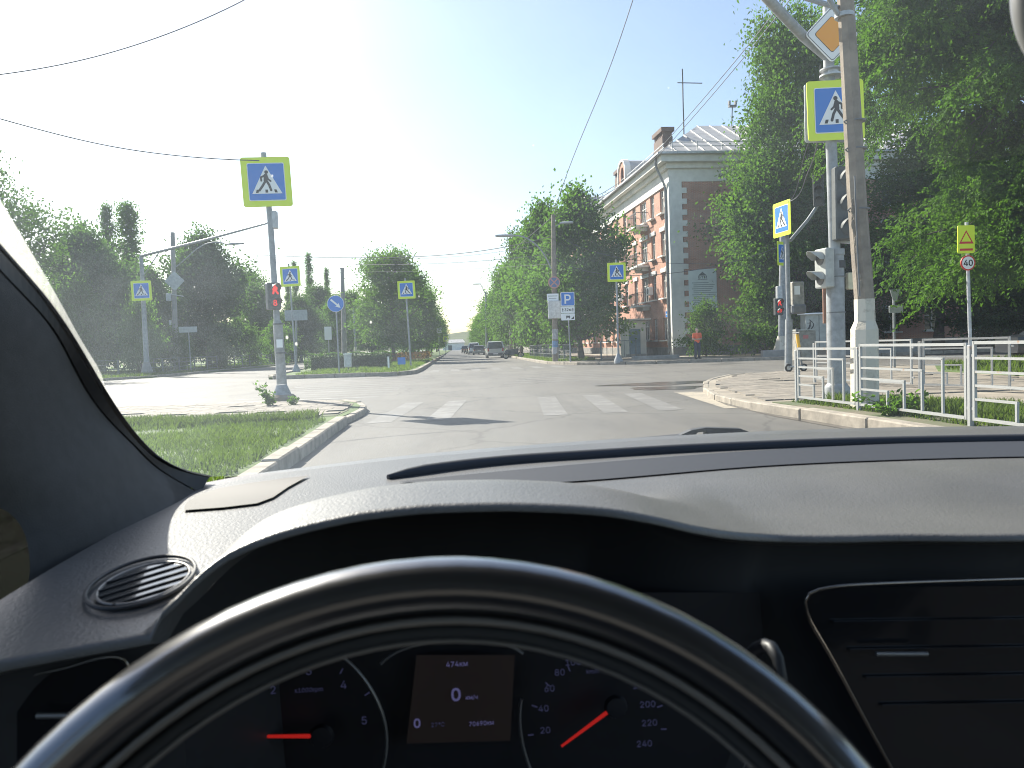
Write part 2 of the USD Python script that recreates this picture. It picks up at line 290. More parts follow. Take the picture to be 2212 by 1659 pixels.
def tiles(owner, poly, x0, x1, y0, y1, sx, sy, ang=0.0, z=.118, seed=1, miss=.03):
    rg = np.random.default_rng(seed); n = 0
    for j, y in enumerate(np.arange(y0, y1, sy)):
        for x in np.arange(x0 + (j % 2) * sx / 2, x1, sx):
            p = Polygon([(x + .008, y + .008), (x + sx - .008, y + .008), (x + sx - .008, y + sy - .008), (x + .008, y + sy - .008)])
            if ang: p = affinity.rotate(p, ang, origin=(x0, y0))
            q = p.intersection(poly)
            if q.area < .5 * p.area or q.geom_type != 'Polygon' or rg.random() < miss: continue
            m = MB().poly(q, .05, None, (0, 0, z - .04)); v, f = m.get(); c = v.mean(0); tl = rg.normal(0, .003, 2)
            v[:, 2] += (v[:, :2] - c[:2]) @ tl + rg.normal(0, .0015)
            part(owner, 'paving_tile', (v, f), TILE[rg.integers(3)], smooth=False); n += 1
    return n
# refuge paving with a tiled surface that lies on the near median
part(nm, 'paving_bed', MB().poly(Polygon([(-16, 14.9), (-2.25, 14.4), (-2.2, 15.6), (-2.35, 17.6), (-3.0, 18.85), (-4.2, 19.4), (-16, 19.7)]), .02, None, (0, 0, .103)), SOIL, smooth=False)
tiles(nm, Polygon([(-13, 14.95), (-2.3, 14.45), (-2.22, 15.6), (-2.4, 17.55), (-3.05, 18.8), (-4.2, 19.35), (-13, 19.6)]), -13, -1.8, 14.4, 19.8, .58, .36, 0, .135, 5)
tiles(nc, Polygon([(5.55, 13.5), (6.15, 18.1), (7.2, 21.1), (8.75, 23.6), (10.5, 24.5), (13, 25), (13, 13.5)]), 5.0, 13, 13.2, 25, .62, .48, 0, .128, 6)
part(nc, 'verge_soil', MB().poly(Polygon([(5.75, -10), (5.6, 10.1), (5.5, 13.2), (6.9, 13.2), (7.6, 11.4), (9, 10.2), (9, -10)]), .03, None, (0, 0, .11)), SOIL, smooth=False)
part(nc, 'back_verge', MB().poly(Polygon([(13.2, 10), (13.6, 21), (16, 24.9), (44, 25.9), (44, 4), (14, 4)]), .03, None, (0, 0, .11)), LAWN, smooth=False)
part(fc, 'street_verge', MB().poly(Polygon([(6.2, 300), (6.2, 60), (6.35, 50), (9.5, 50.5), (9.5, 300)]), .04, None, (0, 0, .1)), LAWN, smooth=False)
road_prim = stage.GetPrimAtPath('/World/road')
def stripe(owner_name, pts, m, z=.004):
    part(road_prim, owner_name, sheet(Polygon(pts), z), m, smooth=False)
for x, m in ((-1.23, PAINT_F), (-.2, PAINT_W), (.92, None), (1.96, PAINT_F), (3.07, PAINT_F), (4.1, PAINT_F)):
    if m is not None: stripe('crosswalk_stripe', [(x - .22 + .08 * (y - 16.4) + o, y) for y, o in ((13.9, 0), (13.9, .44), (18.8, .44), (18.8, 0))], m)
stripe('crosswalk_stripe', [(4.86, 13.8), (5.27, 13.8), (5.36, 15.6), (5.95, 18.3), (5.3, 18.7)], PAINT_B)
for k, y in enumerate((21.6, 22.8, 24.0, 25.3, 26.6, 28.0, 29.5, 31.0, 32.6, 34.3, 36.0)):   # crossing between the two medians
    stripe('crosswalk_stripe', [(-6.6 + .25 * k * .3, y), (-2.2 + .1 * k, y - .05), (-2.2 + .1 * k, y + .38), (-6.6 + .25 * k * .3, y + .43)], PAINT_F if k % 3 else PAINT_W)
for k, y in enumerate((26.3, 27.7, 29.2, 30.8, 32.6, 34.6, 36.6)):
    stripe('crosswalk_stripe', [(1.6 + .5 * k, y), (5.4 + .75 * k, y + .1), (5.4 + .75 * k, y + .45), (1.6 + .5 * k, y + .4)], PAINT_F)
for k in range(7):
    x = -1.5 + 1.15 * k
    stripe('crosswalk_stripe', [(x, 41.5), (x + .5, 41.5), (x + .5, 45.8), (x, 45.8)], PAINT_W if k in (2, 5, 6) else PAINT_F)
stripe('stop_line', [(-1.9, 47.4), (2.0, 47.4), (2.0, 47.9), (-1.9, 47.9)], PAINT_F)
for k in range(9): stripe('lane_dash', [(1.72, 52 + 9 * k), (1.87, 52 + 9 * k), (1.87, 55 + 9 * k), (1.72, 55 + 9 * k)], PAINT_F)
stripe('lane_dash', [(1.72, 3), (1.87, 3), (1.87, 9.0), (1.72, 9.0)], PAINT_F)
for k in range(6): stripe('lane_dash', [(-15.5, 22 + 0 * k), (-14.0, 22.0), (-14.0, 22.15), (-15.5, 22.15)] if k == 0 else [(-12 - 5 * k, 30), (-9.5 - 5 * k, 30), (-9.5 - 5 * k, 30.15), (-12 - 5 * k, 30.15)], PAINT_F)
# broken asphalt and puddle at the near right corner, dark wet gutter
WET = mat('wet_asphalt', [.035, .033, .031], .22, col2=[.07, .065, .06], scale=1.8, lo=.42, hi=.6)
def blob(cx, cy, rx, ry, seed, n=26, rot=0):
    rg = np.random.default_rng(seed); a = np.linspace(0, 2 * PI, n, endpoint=False); r = 1 + .28 * np.convolve(rg.normal(0, 1, n), [.25, .5, .25], 'same')
    return affinity.rotate(Polygon(np.c_[cx + rx * r * np.cos(a), cy + ry * r * np.sin(a)]), rot, origin=(cx, cy))
solo('puddle', sheet(unary_union([blob(5.55, 20.3, .85, .85, 4, rot=-20), blob(6.6, 22.6, 1.5, .75, 8, rot=25), blob(5.3, 22.6, .9, .6, 9)]).buffer(.01), .008), WET, 'dark wet patch of broken asphalt at the near right corner', 'puddle', kind='structure', smooth=False)
stripe('gutter_dirt', [(5.26, 13.0), (5.38, 11.5), (5.5, 10.2), (5.62, 6), (5.2, 6), (5.2, 10), (5.05, 12.0), (5.12, 14.5), (5.3, 15.6)], WET, .006)

# ------------------------------------------------------------------ foliage
def leaves(P, D, L, W, rg, droop=.2):
    n = len(P); d = D + rg.normal(0, .55, (n, 3)); d[:, 2] -= droop; d /= np.linalg.norm(d, axis=1, keepdims=True)
    s = np.cross(d, rg.normal(0, 1, (n, 3))); s /= np.linalg.norm(s, axis=1, keepdims=True)
    l = L * rg.uniform(.65, 1.3, (n, 1)); w = W * rg.uniform(.7, 1.25, (n, 1))
    v = np.stack([P - d * l / 2, P + s * w / 2 + d * l * .08, P + d * l / 2, P - s * w / 2 + d * l * .08], 1).reshape(-1, 3)
    b = np.arange(n)[:, None] * 4
    return v, np.vstack([b + [0, 1, 2], b + [0, 2, 3]])
def make_tree(p, rg, H, crown_lo, Rx, profile, ncl, nleaf, L, W, leafm, trunk_r=.16, spread=.55, droop=.25, limbs=True, skew=(0, 0)):
    """profile(t) -> crown radius share for t in 0..1 from the crown's foot to its top."""
    cl = []
    while len(cl) < ncl:
        t = rg.random() ** .9; a = rg.uniform(0, 2 * PI); rr = profile(t) * math.sqrt(rg.uniform(.22, 1.0))
        lob = .78 + .34 * math.sin(3 * a + 5 * t + 1.3) * math.sin(2 * a - 3 * t) + .1 * rg.normal()
        cl.append((Rx * rr * lob * math.cos(a) + skew[0] * t, Rx * rr * lob * math.sin(a) + skew[1] * t, crown_lo + (H - crown_lo) * t))
    cl = np.array(cl); size = spread * rg.uniform(.45, 1.3, ncl)
    out = cl - np.array([0, 0, crown_lo + .3 * (H - crown_lo)]); out /= np.linalg.norm(out, axis=1, keepdims=True) + 1e-6
    P, D = [], []
    for c, s, o in zip(cl, size, out):
        k = max(4, int(nleaf * (s / spread) ** 1.5)); q = rg.normal(0, 1, (k, 3)) * [1, 1, .55]; q += np.outer(rg.normal(0, .9, k), o)
        P.append(c + q * s * .5); D.append(np.repeat(o[None] * .7, k, 0))
    v, f = leaves(np.vstack(P), np.vstack(D), L, W, rg, droop)
    part(p, 'crown', (v, f), leafm, smooth=False)
    t = MB(); top = crown_lo + (H - crown_lo) * .8
    zz = np.linspace(-.15, top, 9); wob = np.cumsum(rg.normal(0, .05, (9, 2)), 0) * H / 12; wob[0] = 0
    tp = np.c_[wob + np.outer(np.linspace(0, .8, 9), skew), zz]
    t.tube(tp, np.interp(zz, [-.15, .3, crown_lo, top], [trunk_r * 1.45, trunk_r, trunk_r * .8, trunk_r * .16]), 9)
    if limbs:
        idx = rg.choice(ncl, min(ncl, 46), replace=False)
        for c in cl[idx]:
            z0 = max(crown_lo * .85, c[2] - np.hypot(*c[:2]) * rg.uniform(.5, 1.1)); z0 = min(z0, top * .95)
            b = np.array([np.interp(z0, zz, tp[:, 0]), np.interp(z0, zz, tp[:, 1]), z0]); md = b * .45 + c * .55 + [0, 0, -.12 * np.linalg.norm(c - b)]
            t.tube(curve([b, md, c], 6), np.linspace(trunk_r * .36, trunk_r * .07, 6), 5, False)
    part(p, 'trunk', t, BARK, smooth=60)
    return p
rt_ = np.random.default_rng
round_p = lambda t: (math.sin(PI * min(1, t * .93 + .12))) ** .6
tall_p = lambda t: (1 - .75 * t) * min(1, .35 + 5 * t)
open_p = lambda t: min(1, .5 + 1.3 * t) * (1 - max(0, t - .65) * 1.9)
pop_p = lambda t: min(1, .5 + 3 * t) * (1 - .93 * t ** 1.25) * (.75 + .35 * math.sin(9 * t) ** 2)
T_ROUND = make_tree(proto('round_tree'), rt_(1), 10, 1.5, 3.9, round_p, 250, 118, .26, .16, LEAF_MID, .2, .92)
T_LIGHT = make_tree(proto('light_tree'), rt_(2), 10, 1.7, 3.8, open_p, 190, 118, .25, .14, LEAF_LIGHT, .19, .9)
T_DARK = make_tree(proto('dark_tree'), rt_(3), 10, 1.2, 4.1, round_p, 290, 118, .26, .17, LEAF_DARK, .22, .98)
T_LOCUST = make_tree(proto('locust_tree'), rt_(4), 12, 2.2, 4.9, open_p, 190, 125, .24, .12, LEAF_ACACIA, .2, 1.0, .15)
T_POPLAR = make_tree(proto('poplar_tree'), rt_(5), 20, 1.5, 3.1, pop_p, 330, 30, .3, .18, LEAF_MID, .22, .72, .0)
T_BUSH = make_tree(proto('bush'), rt_(6), 3, .15, 1.7, round_p, 110, 66, .16, .09, LEAF_LIGHT, .05, .5)
T_CONE = make_tree(proto('conical_tree'), rt_(7), 10, 1.2, 2.6, tall_p, 190, 76, .24, .14, LEAF_MID, .16, .78)
def plant_tree(p, name, label, cat, x, y, h, base_h, w=1.0, rz=0.0, group=None, z=.1):
    s = h / base_h; return copy_of(p, name, label, cat, (x, y, z), rz, group, (s * w, s * w, s))
# left side
plant_tree(T_LOCUST, 'locust_tree', 'tall loose yellow green tree rising highest at the far left above the windscreen pillar', 'tree', -31, 54, 13.6, 12, .95, 1.0)
plant_tree(T_DARK, 'leafy_tree', 'dark leafy tree in the gap between the loose yellow green tree and the poplars', 'tree', -31, 68, 11.5, 10, 1.05, .5)
plant_tree(T_DARK, 'leafy_tree', 'dark tree low behind the boom pole and left railing', 'tree', -37, 84, 12, 10, 1.1, 2.2)
plant_tree(T_ROUND, 'leafy_tree', 'mid green tree behind the left crossing sign with the yellow frame on the boom pole', 'tree', -27.2, 72, 8.6, 10, 1.0, 1.2)
for k, (x, y, h, l) in enumerate(((-51.0, 112, 20.0, 'narrow poplar standing alone left of the pair of tall poplars'), (-47.6, 112, 22.4, 'left and slimmer of the two tallest poplars'), (-45.2, 113, 22.8, 'right and broader of the two tallest poplars'), (-40, 118, 17.5, 'short poplar between the tallest poplars and the big dark tree'))):
    plant_tree(T_POPLAR, 'poplar_tree', l, 'tree', x, y, h, 20, (1.0, .85, 1.4, 1.0)[k], k * 1.7)
plant_tree(T_DARK, 'chestnut_tree', 'big dense dark tree with a broad round crown behind the lamp post on the left', 'tree', -24.0, 77, 12.2, 10, 1.0, .2)
plant_tree(T_BUSH, 'round_bush', 'large bush beside the windscreen pillar, left of the boom pole', 'bush', -29.2, 63, 7.2, 3, .62, .3)
plant_tree(T_BUSH, 'young_tree', 'small bright yellow green tree right behind the leaning boom pole', 'tree', -23.8, 60.5, 5.6, 3, .55, 2.3)
PARK = ('round park tree behind the railing, first to the right of the left street lamp', 'low dark park tree behind the railing, under the wide sign back', 'tall loose park tree left of the leaning light pole', 'park tree directly behind the leaning signal pole', 'dark park tree between the leaning pole and the grey sign back', 'loose light park tree behind the round arrow sign')
for k, (x, y, h, w) in enumerate(((-27, 108, 10, 1.0), (-22, 112, 8.5, 1.1), (-30.5, 118, 13, .9), (-18.5, 122, 9, 1.0), (-24, 140, 12, 1.2), (-20, 150, 12, 1.1))):
    plant_tree((T_ROUND, T_DARK, T_LIGHT)[k % 3], 'park_tree', PARK[k], 'tree', x, y, h, 10, w, k * 1.1, 'park trees behind the left railing')
for k, (x, y, h) in enumerate(((-33, 165, 20), (-30.5, 168, 22), (-27.2, 170, 19), (-36, 172, 18))):
    plant_tree(T_POPLAR, 'poplar_tree', ('distant poplar second from the leaning signal pole', 'tallest of the distant poplars above the park trees', 'distant poplar nearest the round arrow sign', 'shortest distant poplar beside the leaning signal pole')[k], 'tree', x, y, h, 20, .7, k, 'distant poplars above the park trees')
for k, (x, y, h) in enumerate(((-23.2, 66, 3.4), (-20.8, 80, 3.8), (-20.6, 90, 4.4), (-21.2, 100, 4.0), (-20.9, 70, 2.6))):
    plant_tree(T_BUSH, 'fence_bush', ('light shrub at the street lamp end of the left railing', 'light shrub behind the leaning signal pole at the railing', 'tallest shrub along the left railing', 'farthest shrub along the left railing', 'lowest shrub along the left railing')[k], 'bush', x, y, h, 3, .8, k * 1.3, 'shrubs along the left railing')
# far median
plant_tree(T_LIGHT, 'median_tree', 'big light green tree at the head of the far median, tallest behind the hedge', 'tree', -5.8, 72, 9.8, 10, 1.08, .4)
plant_tree(T_ROUND, 'median_tree', 'rounder median tree just behind the tallest one, right of the crossing sign', 'tree', -4.6, 84, 9.2, 10, .95, 1.9)
for k, y in enumerate((98, 112, 128, 146, 168, 195, 225, 260)):
    plant_tree((T_ROUND, T_LIGHT)[k % 2], 'median_tree', ('nearest', 'second', 'third', 'fourth', 'fifth', 'sixth', 'seventh', 'farthest')[k] + ' of the smaller trees receding along the far median', 'tree', -5.6 - .3 * (k % 3), y, 9.4 + .4 * (k % 3), 10, 1.0, k * 2.1, 'trees receding along the far median')
# right street row
plant_tree(T_ROUND, 'linden_tree', 'big dark linden on the right kerb with its trunk beside the parking sign', 'tree', 8.6, 53.0, 10.9, 10, .93, .9)
plant_tree(T_ROUND, 'street_tree', 'tall leafy tree behind the street lamp, left of the big linden', 'tree', 7.9, 67, 12.4, 10, .82, 2.2)
plant_tree(T_CONE, 'street_tree', 'pointed tree whose top stands left of the street lamp head', 'tree', 7.4, 88, 13.6, 10, .8, 1.1)
plant_tree(T_LIGHT, 'young_tree', 'low light green tree behind the railing between the grey van and the street lamp', 'tree', 7.6, 74, 5.5, 10, .95, .5)
plant_tree(T_LIGHT, 'young_tree', 'low light green tree behind the railing just left of the parking sign', 'tree', 8.0, 60, 4.8, 10, .95, 1.5)
for k, y in enumerate((100, 114, 130, 148, 170, 196, 226, 262)):
    plant_tree((T_LIGHT, T_ROUND, T_CONE)[k % 3], 'street_tree', ('nearest', 'second', 'third', 'fourth', 'fifth', 'sixth', 'seventh', 'farthest')[k] + ' of the trees receding along the right pavement beyond the silver van', 'tree', 7.6 + .4 * (k % 2), y, 11.2 - .2 * k + .6 * (k % 2), 10, .92, k * 1.7, 'trees receding along the right pavement')
# right, in front of the brick building
TB = make_tree(proto('large_tree'), rt_(9), 20, 2.6, 5.9, lambda t: (1 - .62 * t ** 1.5) * min(1, .6 + 2.2 * t), 470, 125, .26, .14, LEAF_MID, .3, 1.15)
copy_of(TB, 'large_tree', 'tallest dark green tree in front of the brick building, behind the crossing sign', 'tree', (21.8, 48.6, .1), .7, None, (.9, .9, 1.05))
T_HIGH = make_tree(proto('high_crowned_tree'), rt_(12), 12, 5.2, 3.0, round_p, 150, 115, .24, .14, LEAF_MID, .11, .85)
copy_of(T_HIGH, 'high_crowned_tree', 'bushy lower crown in front of the brick wall, just right of the wall poster', 'tree', (19.7, 47.2, .1), .6)
copy_of(TB, 'large_tree', 'dark dense tree right of the tallest one, behind the concrete pole', 'tree', (28.5, 44, .1), 2.4, None, (1.0, 1.0, .66))
copy_of(TB, 'large_tree', 'shaded tree behind the lowest hanging branches on the right', 'tree', (37, 45, .1), 4.0, None, (1.05, 1.05, .62))
copy_of(TB, 'large_tree', 'shaded tree at the right edge behind the give way sign back', 'tree', (33, 38, .1), 5.1, None, (.9, .9, .5))
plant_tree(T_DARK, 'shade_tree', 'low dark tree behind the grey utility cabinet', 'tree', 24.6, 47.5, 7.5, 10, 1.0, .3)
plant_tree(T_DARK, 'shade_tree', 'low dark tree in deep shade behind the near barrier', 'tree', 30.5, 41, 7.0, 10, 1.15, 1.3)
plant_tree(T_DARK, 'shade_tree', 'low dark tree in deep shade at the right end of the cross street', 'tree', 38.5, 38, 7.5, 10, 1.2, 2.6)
plant_tree(T_BUSH, 'corner_shrub', 'silvery green shrub at the building corner behind the person in orange', 'bush', 16.3, 49.6, 3.3, 3, .85, .4)
plant_tree(T_BUSH, 'corner_shrub', 'taller and wider shrub right of the person in orange, under the wall poster', 'bush', 18.9, 46.0, 5.0, 3, .82, 1.4)
plant_tree(T_BUSH, 'corner_shrub', 'shaded shrub beside the red pedestrian signal at the wall', 'bush', 22.4, 50.3, 3.8, 3, .8, 2.4)

# near overhanging tree on the right: drooping sprays of narrow leaflets
def overhang():
    o = thing('elm_tree', 'near tree with sunlit drooping branches overhanging the top right corner', 'tree', (16.5, 19.0, .12))
    rg = rt_(23); t = MB(); P, D = [], []
    zz = np.linspace(-.2, 9, 8); t.tube(np.c_[np.linspace(0, -.5, 8), np.linspace(0, .3, 8), zz], np.linspace(.34, .16, 8), 10)
    for k in range(150):                                  # boughs that rise, then droop at their ends
        z0 = rg.uniform(2.6, 9.4); a = rg.uniform(0, 2 * PI) if k < 70 else rg.normal(PI + .35, .62)
        ln = rg.uniform(5.0, 6.6) if z0 > 6.2 else (rg.uniform(2.6, 4.2) if z0 > 4.0 else rg.uniform(3.7, 5.0))
        rise = rg.uniform(.6, 2.6) if z0 > 6.2 else (rg.uniform(.2, 1.0) if z0 > 4.0 else rg.uniform(-.1, .5)); dz = rg.uniform(.5, 1.9) if z0 > 4 else rg.uniform(.5, 1.2)
        o_ = np.array([math.cos(a), math.sin(a), 0.0]); b = np.array([-.5 * z0 / 9, .3 * z0 / 9, z0]); sd = np.array([-o_[1], o_[0], 0]) * rg.normal(0, .6)
        cv = curve([b, b + o_ * ln * .4 + sd * .4 + [0, 0, rise], b + o_ * ln * .75 + sd + [0, 0, rise - dz * .25], b + o_ * ln + sd * 1.3 + [0, 0, rise - dz]], 16)
        t.tube(cv, np.linspace(.055, .007, 16), 5, False)
        for u in np.linspace(.3, 1.0, int(ln * 7)):
            c = cv[min(15, int(u * 15))] + rg.normal(0, .17, 3) * [1.3, 1.3, .8]
            for w in range(rg.integers(3, 7)):            # twigs of paired leaflets
                d = o_ * rg.uniform(.1, .9) + rg.normal(0, .5, 3) + [0, 0, -.5]; d /= np.linalg.norm(d); tl_ = rg.uniform(.3, .75); m = int(tl_ / .03)
                q = np.linspace(0, tl_, m)[:, None]; q = c + d * q + np.array([0, 0, -1.0]) * q ** 2 * .35 + rg.normal(0, .03, (m, 3))
                P.append(q); D.append(np.repeat(d[None], m, 0))
    v, f = leaves(np.vstack(P), np.vstack(D), .105, .05, rg, .3)
    part(o, 'crown', (v, f), LEAF_ACACIA, smooth=False); part(o, 'trunk', t, BARK, smooth=60)
overhang()

def grass(name, label, poly, n, h, z, seed, w=.008, lean=.35, tall=None):
    rg = rt_(seed); x0, y0, x1, y1 = poly.bounds; pts = []
    import shapely
    while len(pts) < n:
        q = rg.uniform([x0, y0], [x1, y1], (n, 2)); q = q[shapely.contains_xy(poly, q[:, 0], q[:, 1])]
        keep = meshkit.fbm(np.c_[q * 1.1, np.zeros(len(q))], 3, seed) > rg.uniform(.2, .62, len(q)); pts.extend(q[keep])
    q = np.array(pts[:n]); hh = h * rg.uniform(.4, 1.35, n) * (.6 + .8 * meshkit.fbm(np.c_[q * .9, np.zeros(n)], 3, seed + 9))
    if tall is not None: hh *= tall(q)
    a = rg.uniform(0, 2 * PI, n); l = rg.normal(0, lean, (n, 2)) * hh[:, None]; s = np.c_[np.cos(a), np.sin(a)] * w * rg.uniform(.6, 1.6, (n, 1))
    b0 = np.c_[q - s, np.full(n, z)]; b1 = np.c_[q + s, np.full(n, z)]; m0 = np.c_[q + l * .35 - s * .7, z + hh * .6]; m1 = np.c_[q + l * .35 + s * .7, z + hh * .6]; t = np.c_[q + l, z + hh]
    v = np.stack([b0, b1, m1, m0, t], 1).reshape(-1, 3); b = np.arange(n)[:, None] * 5
    solo(name, (v, np.vstack([b + [0, 1, 2], b + [0, 2, 3], b + [3, 2, 4]])), GRASSM, label, 'grass', kind='stuff', smooth=False)
grass('grass', 'short grass on the near left median beside the kerb', Polygon([(-10, 5), (-2.25, 5), (-2.3, 13.6), (-3, 14.2), (-10, 14.7)]), 52000, .085, .11, 31)
grass('grass', 'tall bright grass along the edge of the left paving', Polygon([(-10, 13.3), (-2.6, 13.4), (-2.5, 14.35), (-10, 14.8)]), 15000, .14, .11, 32, .01)
grass('grass', 'grass tufts under the near barrier on the right', Polygon([(6.1, 5), (6.0, 10.5), (5.75, 13.0), (6.9, 13.1), (7.6, 11.3), (9, 10.0), (9, 5)]), 26000, .13, .135, 33, .008, tall=lambda q: np.where(q[:, 0] < 6.35, .45, 1.1))
grass('grass', 'grass on the verge behind the right pavement', Polygon([(13.4, 11), (13.8, 21), (16, 24.5), (34, 25.5), (30, 10)]), 30000, .22, .13, 34, .016)
grass('grass', 'grass at the head of the far median', Polygon([(-8.6, 41.6), (-2.6, 41.0), (-2.4, 78), (-9, 78)]), 22000, .16, .11, 35, .022)
grass('grass', 'grass along the left verge and railing', Polygon([(-32, 49.2), (-22, 49.6), (-20.2, 55), (-19.8, 100), (-26, 100), (-34, 60)]), 22000, .22, .11, 36, .03)
grass('grass', 'grass beside the right street railing', Polygon([(6.2, 49.8), (9.2, 50.5), (8.5, 100), (6.2, 100)]), 9000, .16, .12, 37, .03)

# ------------------------------------------------------------------ signs and poles
def walker(mirror):
    f = lambda x, y: ((x - 660) / 400 * (-1 if mirror else 1), (755 - y) / 425)
    ln = lambda pts, w: LineString([f(*p) for p in pts]).buffer(w / 400, cap_style='round', join_style='round', quad_segs=3)
    man = unary_union([Point(f(657, 670)).buffer(15 / 400, quad_segs=5), ln([(663, 700), (666, 745)], 16), ln([(655, 702), (645, 733), (627, 750)], 7), ln([(672, 700), (703, 715), (702, 745)], 7.5), ln([(660, 745), (640, 785), (628, 830)], 9.5), ln([(670, 752), (695, 792), (722, 830)], 9.5)])
    bars = [affinity.skew(sbox(-.026, -.032, .026, .032), sk * (-1 if mirror else 1), 0) for sk in (18, 0, -18)]
    bars = [affinity.translate(b, *f(x, 838)) for b, x in zip(bars, (590, 664, 738))]
    tri = Polygon([f(660, 612), f(782, 860), f(538, 860)])
    return man, bars, tri
def crossing_plate(o, c, S, mirror, yaw=0.0, tilt=0.0, back=False):
    """square pedestrian crossing sign with a yellow frame, centre c, side S; the parts belong to the thing o"""
    T = rotz(yaw) @ SIGN @ rotz(tilt)
    put = lambda shp, z0, h: MB().poly(affinity.scale(shp, S, S, origin=(0, 0)), h, T, np.asarray(c) + T @ [0, 0, z0])
    pl = part(o, 'sign_plate', put(rrect(1, 1.03, .05), -.012, .022), YEL, smooth=False)
    part(pl, 'sign_back', put(rrect(.97, 1.0, .05), -.02, .007), SIGNBACK, smooth=False)
    part(pl, 'white_edge', put(rrect(.755, .785, .03), .0102, .004), WHITE, smooth=False)
    part(pl, 'blue_field', put(rrect(.725, .755, .025), .0145, .004), BLUE, smooth=False)
    man, bars, tri = walker(mirror)
    part(pl, 'triangle', put(tri, .0187, .004), WHITE, smooth=False); part(pl, 'walking_figure', put(man, .0229, .004), BLACK, smooth=False)
    for b in bars: part(pl, 'crossing_bar', put(b, .0229, .004), BLACK, smooth=False)
    for dz in (-.25, .25): part(o, 'clamp', MB().box(np.asarray(c) + T @ [0, dz * S, -.05], (.22, .06, .035), T @ np.diag([1, 1, 1.0])), STEEL_G, smooth=False)
def pole(o, P, r, n=14, m=STEEL, name='pole', label=None): return part(o, name, MB().tube(P, r, n), m, label, smooth=50)
def sub(a, b): return np.asarray(a, float) - np.asarray(b, float)

def signal(o, c, yaw, lamps, s=.3, lit=None, m=LIGHTBOX, text=None):
    """traffic signal head, centre c; lamps from the top; lit = index or indices of red lamps"""
    n = lamps; H = n * s * 1.22; W = s * 1.25; Dp = .18 * s / .3; T = rotz(yaw)
    h = part(o, 'signal_head', MB().rbox(c, (W, Dp, H), .02, T), m, smooth=False)
    for k in range(n):
        z = H / 2 - (k + .5) * H / n; cc = np.asarray(c) + T @ [0, -Dp / 2, z]
        on = lit is not None and k in np.atleast_1d(lit)
        part(h, 'lens', MB().lathe([(0, .012), (s * .3, .008), (s * .42, 0), (s * .42, -.004), (0, -.004)], 20, T @ SIGN, cc - T @ [0, .004, 0]), REDLIT if on and not text else LENS, smooth=40)
        if on and text:
            if text[k] == 'man':
                man, _, _ = walker(False); part(h, 'red_figure', MB().poly(affinity.scale(man, s * 1.9, s * 1.9, origin=(0, 0)).buffer(.012), .006, T @ SIGN, cc - T @ [0, .016, 0] + [0, 0, -.01]), REDLIT, smooth=False)
            else:
                t = meshkit.text_mesh(text[k], s * .5, .006, True); b = t.bounds.mean(0); part(h, 'red_digits', MB().tm(t, T @ SIGN, cc - T @ [0, .016, 0] - T @ SIGN @ [b[0], b[1], 0]), REDLIT, smooth=False)
        a = np.linspace(-.15, PI + .15, 15); V = np.array([[[s * .46 * math.cos(x), -y * (.35 + .65 * max(0, math.sin(x)) ** .6), s * .46 * math.sin(x)] for x in a] for y in (0, s * .42, s * .85)])
        V2 = np.concatenate([V, V[::-1] * [.96, 1, .96]], 0) @ T.T + cc
        part(h, 'visor', MB().grid(V2), m, smooth=60)
    return h

# left leaning pole with the big sign
b = gp(610, 866, .13); o = thing('signal_pole', 'leaning grey pole with a big pedestrian crossing sign on the near left median', 'sign pole', b)
topp = at(569, 330, b[1]); pole(o, [sub(gp(611, 862, .13), b), sub(at(600, 700, b[1]), b), sub(at(598, 690, b[1]), b), sub(at(584, 480, b[1]), b), sub(topp, b)], [.13, .115, .075, .07, .065])
part(o, 'base_cone', MB().lathe([(0, .05), (.23, .05), (.225, .17), (.13, .40), (.0, .40)], 18), STEEL, smooth=40)
part(o, 'concrete_foot', MB().lathe([(0, -.05), (.36, -.05), (.34, .10), (.27, .16), (0, .16)], 18), CONC, smooth=40)
sc = at(576, 393, b[1] - .09); S = 99 * b[1] / FPX
crossing_plate(o, sub(sc, b), S, True, math.radians(7), math.radians(1.6))
c = at(592, 475, b[1] + .06); part(o, 'control_box', MB().rbox(sub(c, b), (.16, .2, .42), .015), STEEL_G, smooth=False)
c = at(590, 640, b[1] - .1); signal(o, sub(c, b), math.radians(38), 2, .27, [0, 1], LIGHTBOX, ['man', '8'])
for yy in (700, 762): c = at(600 + (yy - 690) * .09, yy, b[1]); part(o, 'band', MB().tube([sub(c, b) - [0, 0, .02], sub(c, b) + [0, 0, .02]], .128, 14), STEEL_D)
part(o, 'notice', MB().rbox(sub(at(604, 742, b[1] - .135), b), (.15, .01, .2), .002), WHITE, smooth=False)

def simple_crossing(px_base, z0, px_sign, side_px, label, mirror, yaw=0, group=None, foot=True, r=.06, top_extra=.18, tilt=0, m=STEEL):
    b = gp(*px_base, z0); o = thing('crossing_sign', label, 'road sign', b, group=group)
    S = side_px * b[1] / FPX; c = sub(at(*px_sign, b[1] - .1), b)
    tp = sub(at(px_sign[0] + (px_sign[0] - px_base[0]) * .12, px_sign[1], b[1]), b); d = tp / np.linalg.norm(tp)
    pole(o, [[0, 0, -.1], tp * .5, tp + d * (S / 2 + top_extra)], [r, r * .9, r * .85], 12, m)
    if foot: part(o, 'base_cone', MB().lathe([(0, -.05), (.26, -.05), (.25, .12), (r * 1.3, .5), (0, .5)], 14), m, smooth=40)
    crossing_plate(o, c, S, mirror, yaw, tilt); return o, b, S
simple_crossing((640, 803), .12, (627, 597), 41, 'crossing sign on a thin pole at the left end of the far median', True, .05, tilt=.03)
simple_crossing((888, 793), .12, (878, 626), 37, 'crossing sign on a thin pole among the grass at the head of the far median', False, .05, foot=False, tilt=.02)
simple_crossing((1336, 783), .12, (1332, 588), 40, 'crossing sign on a metal pole in front of the sunlit brick facade', False, -.03)
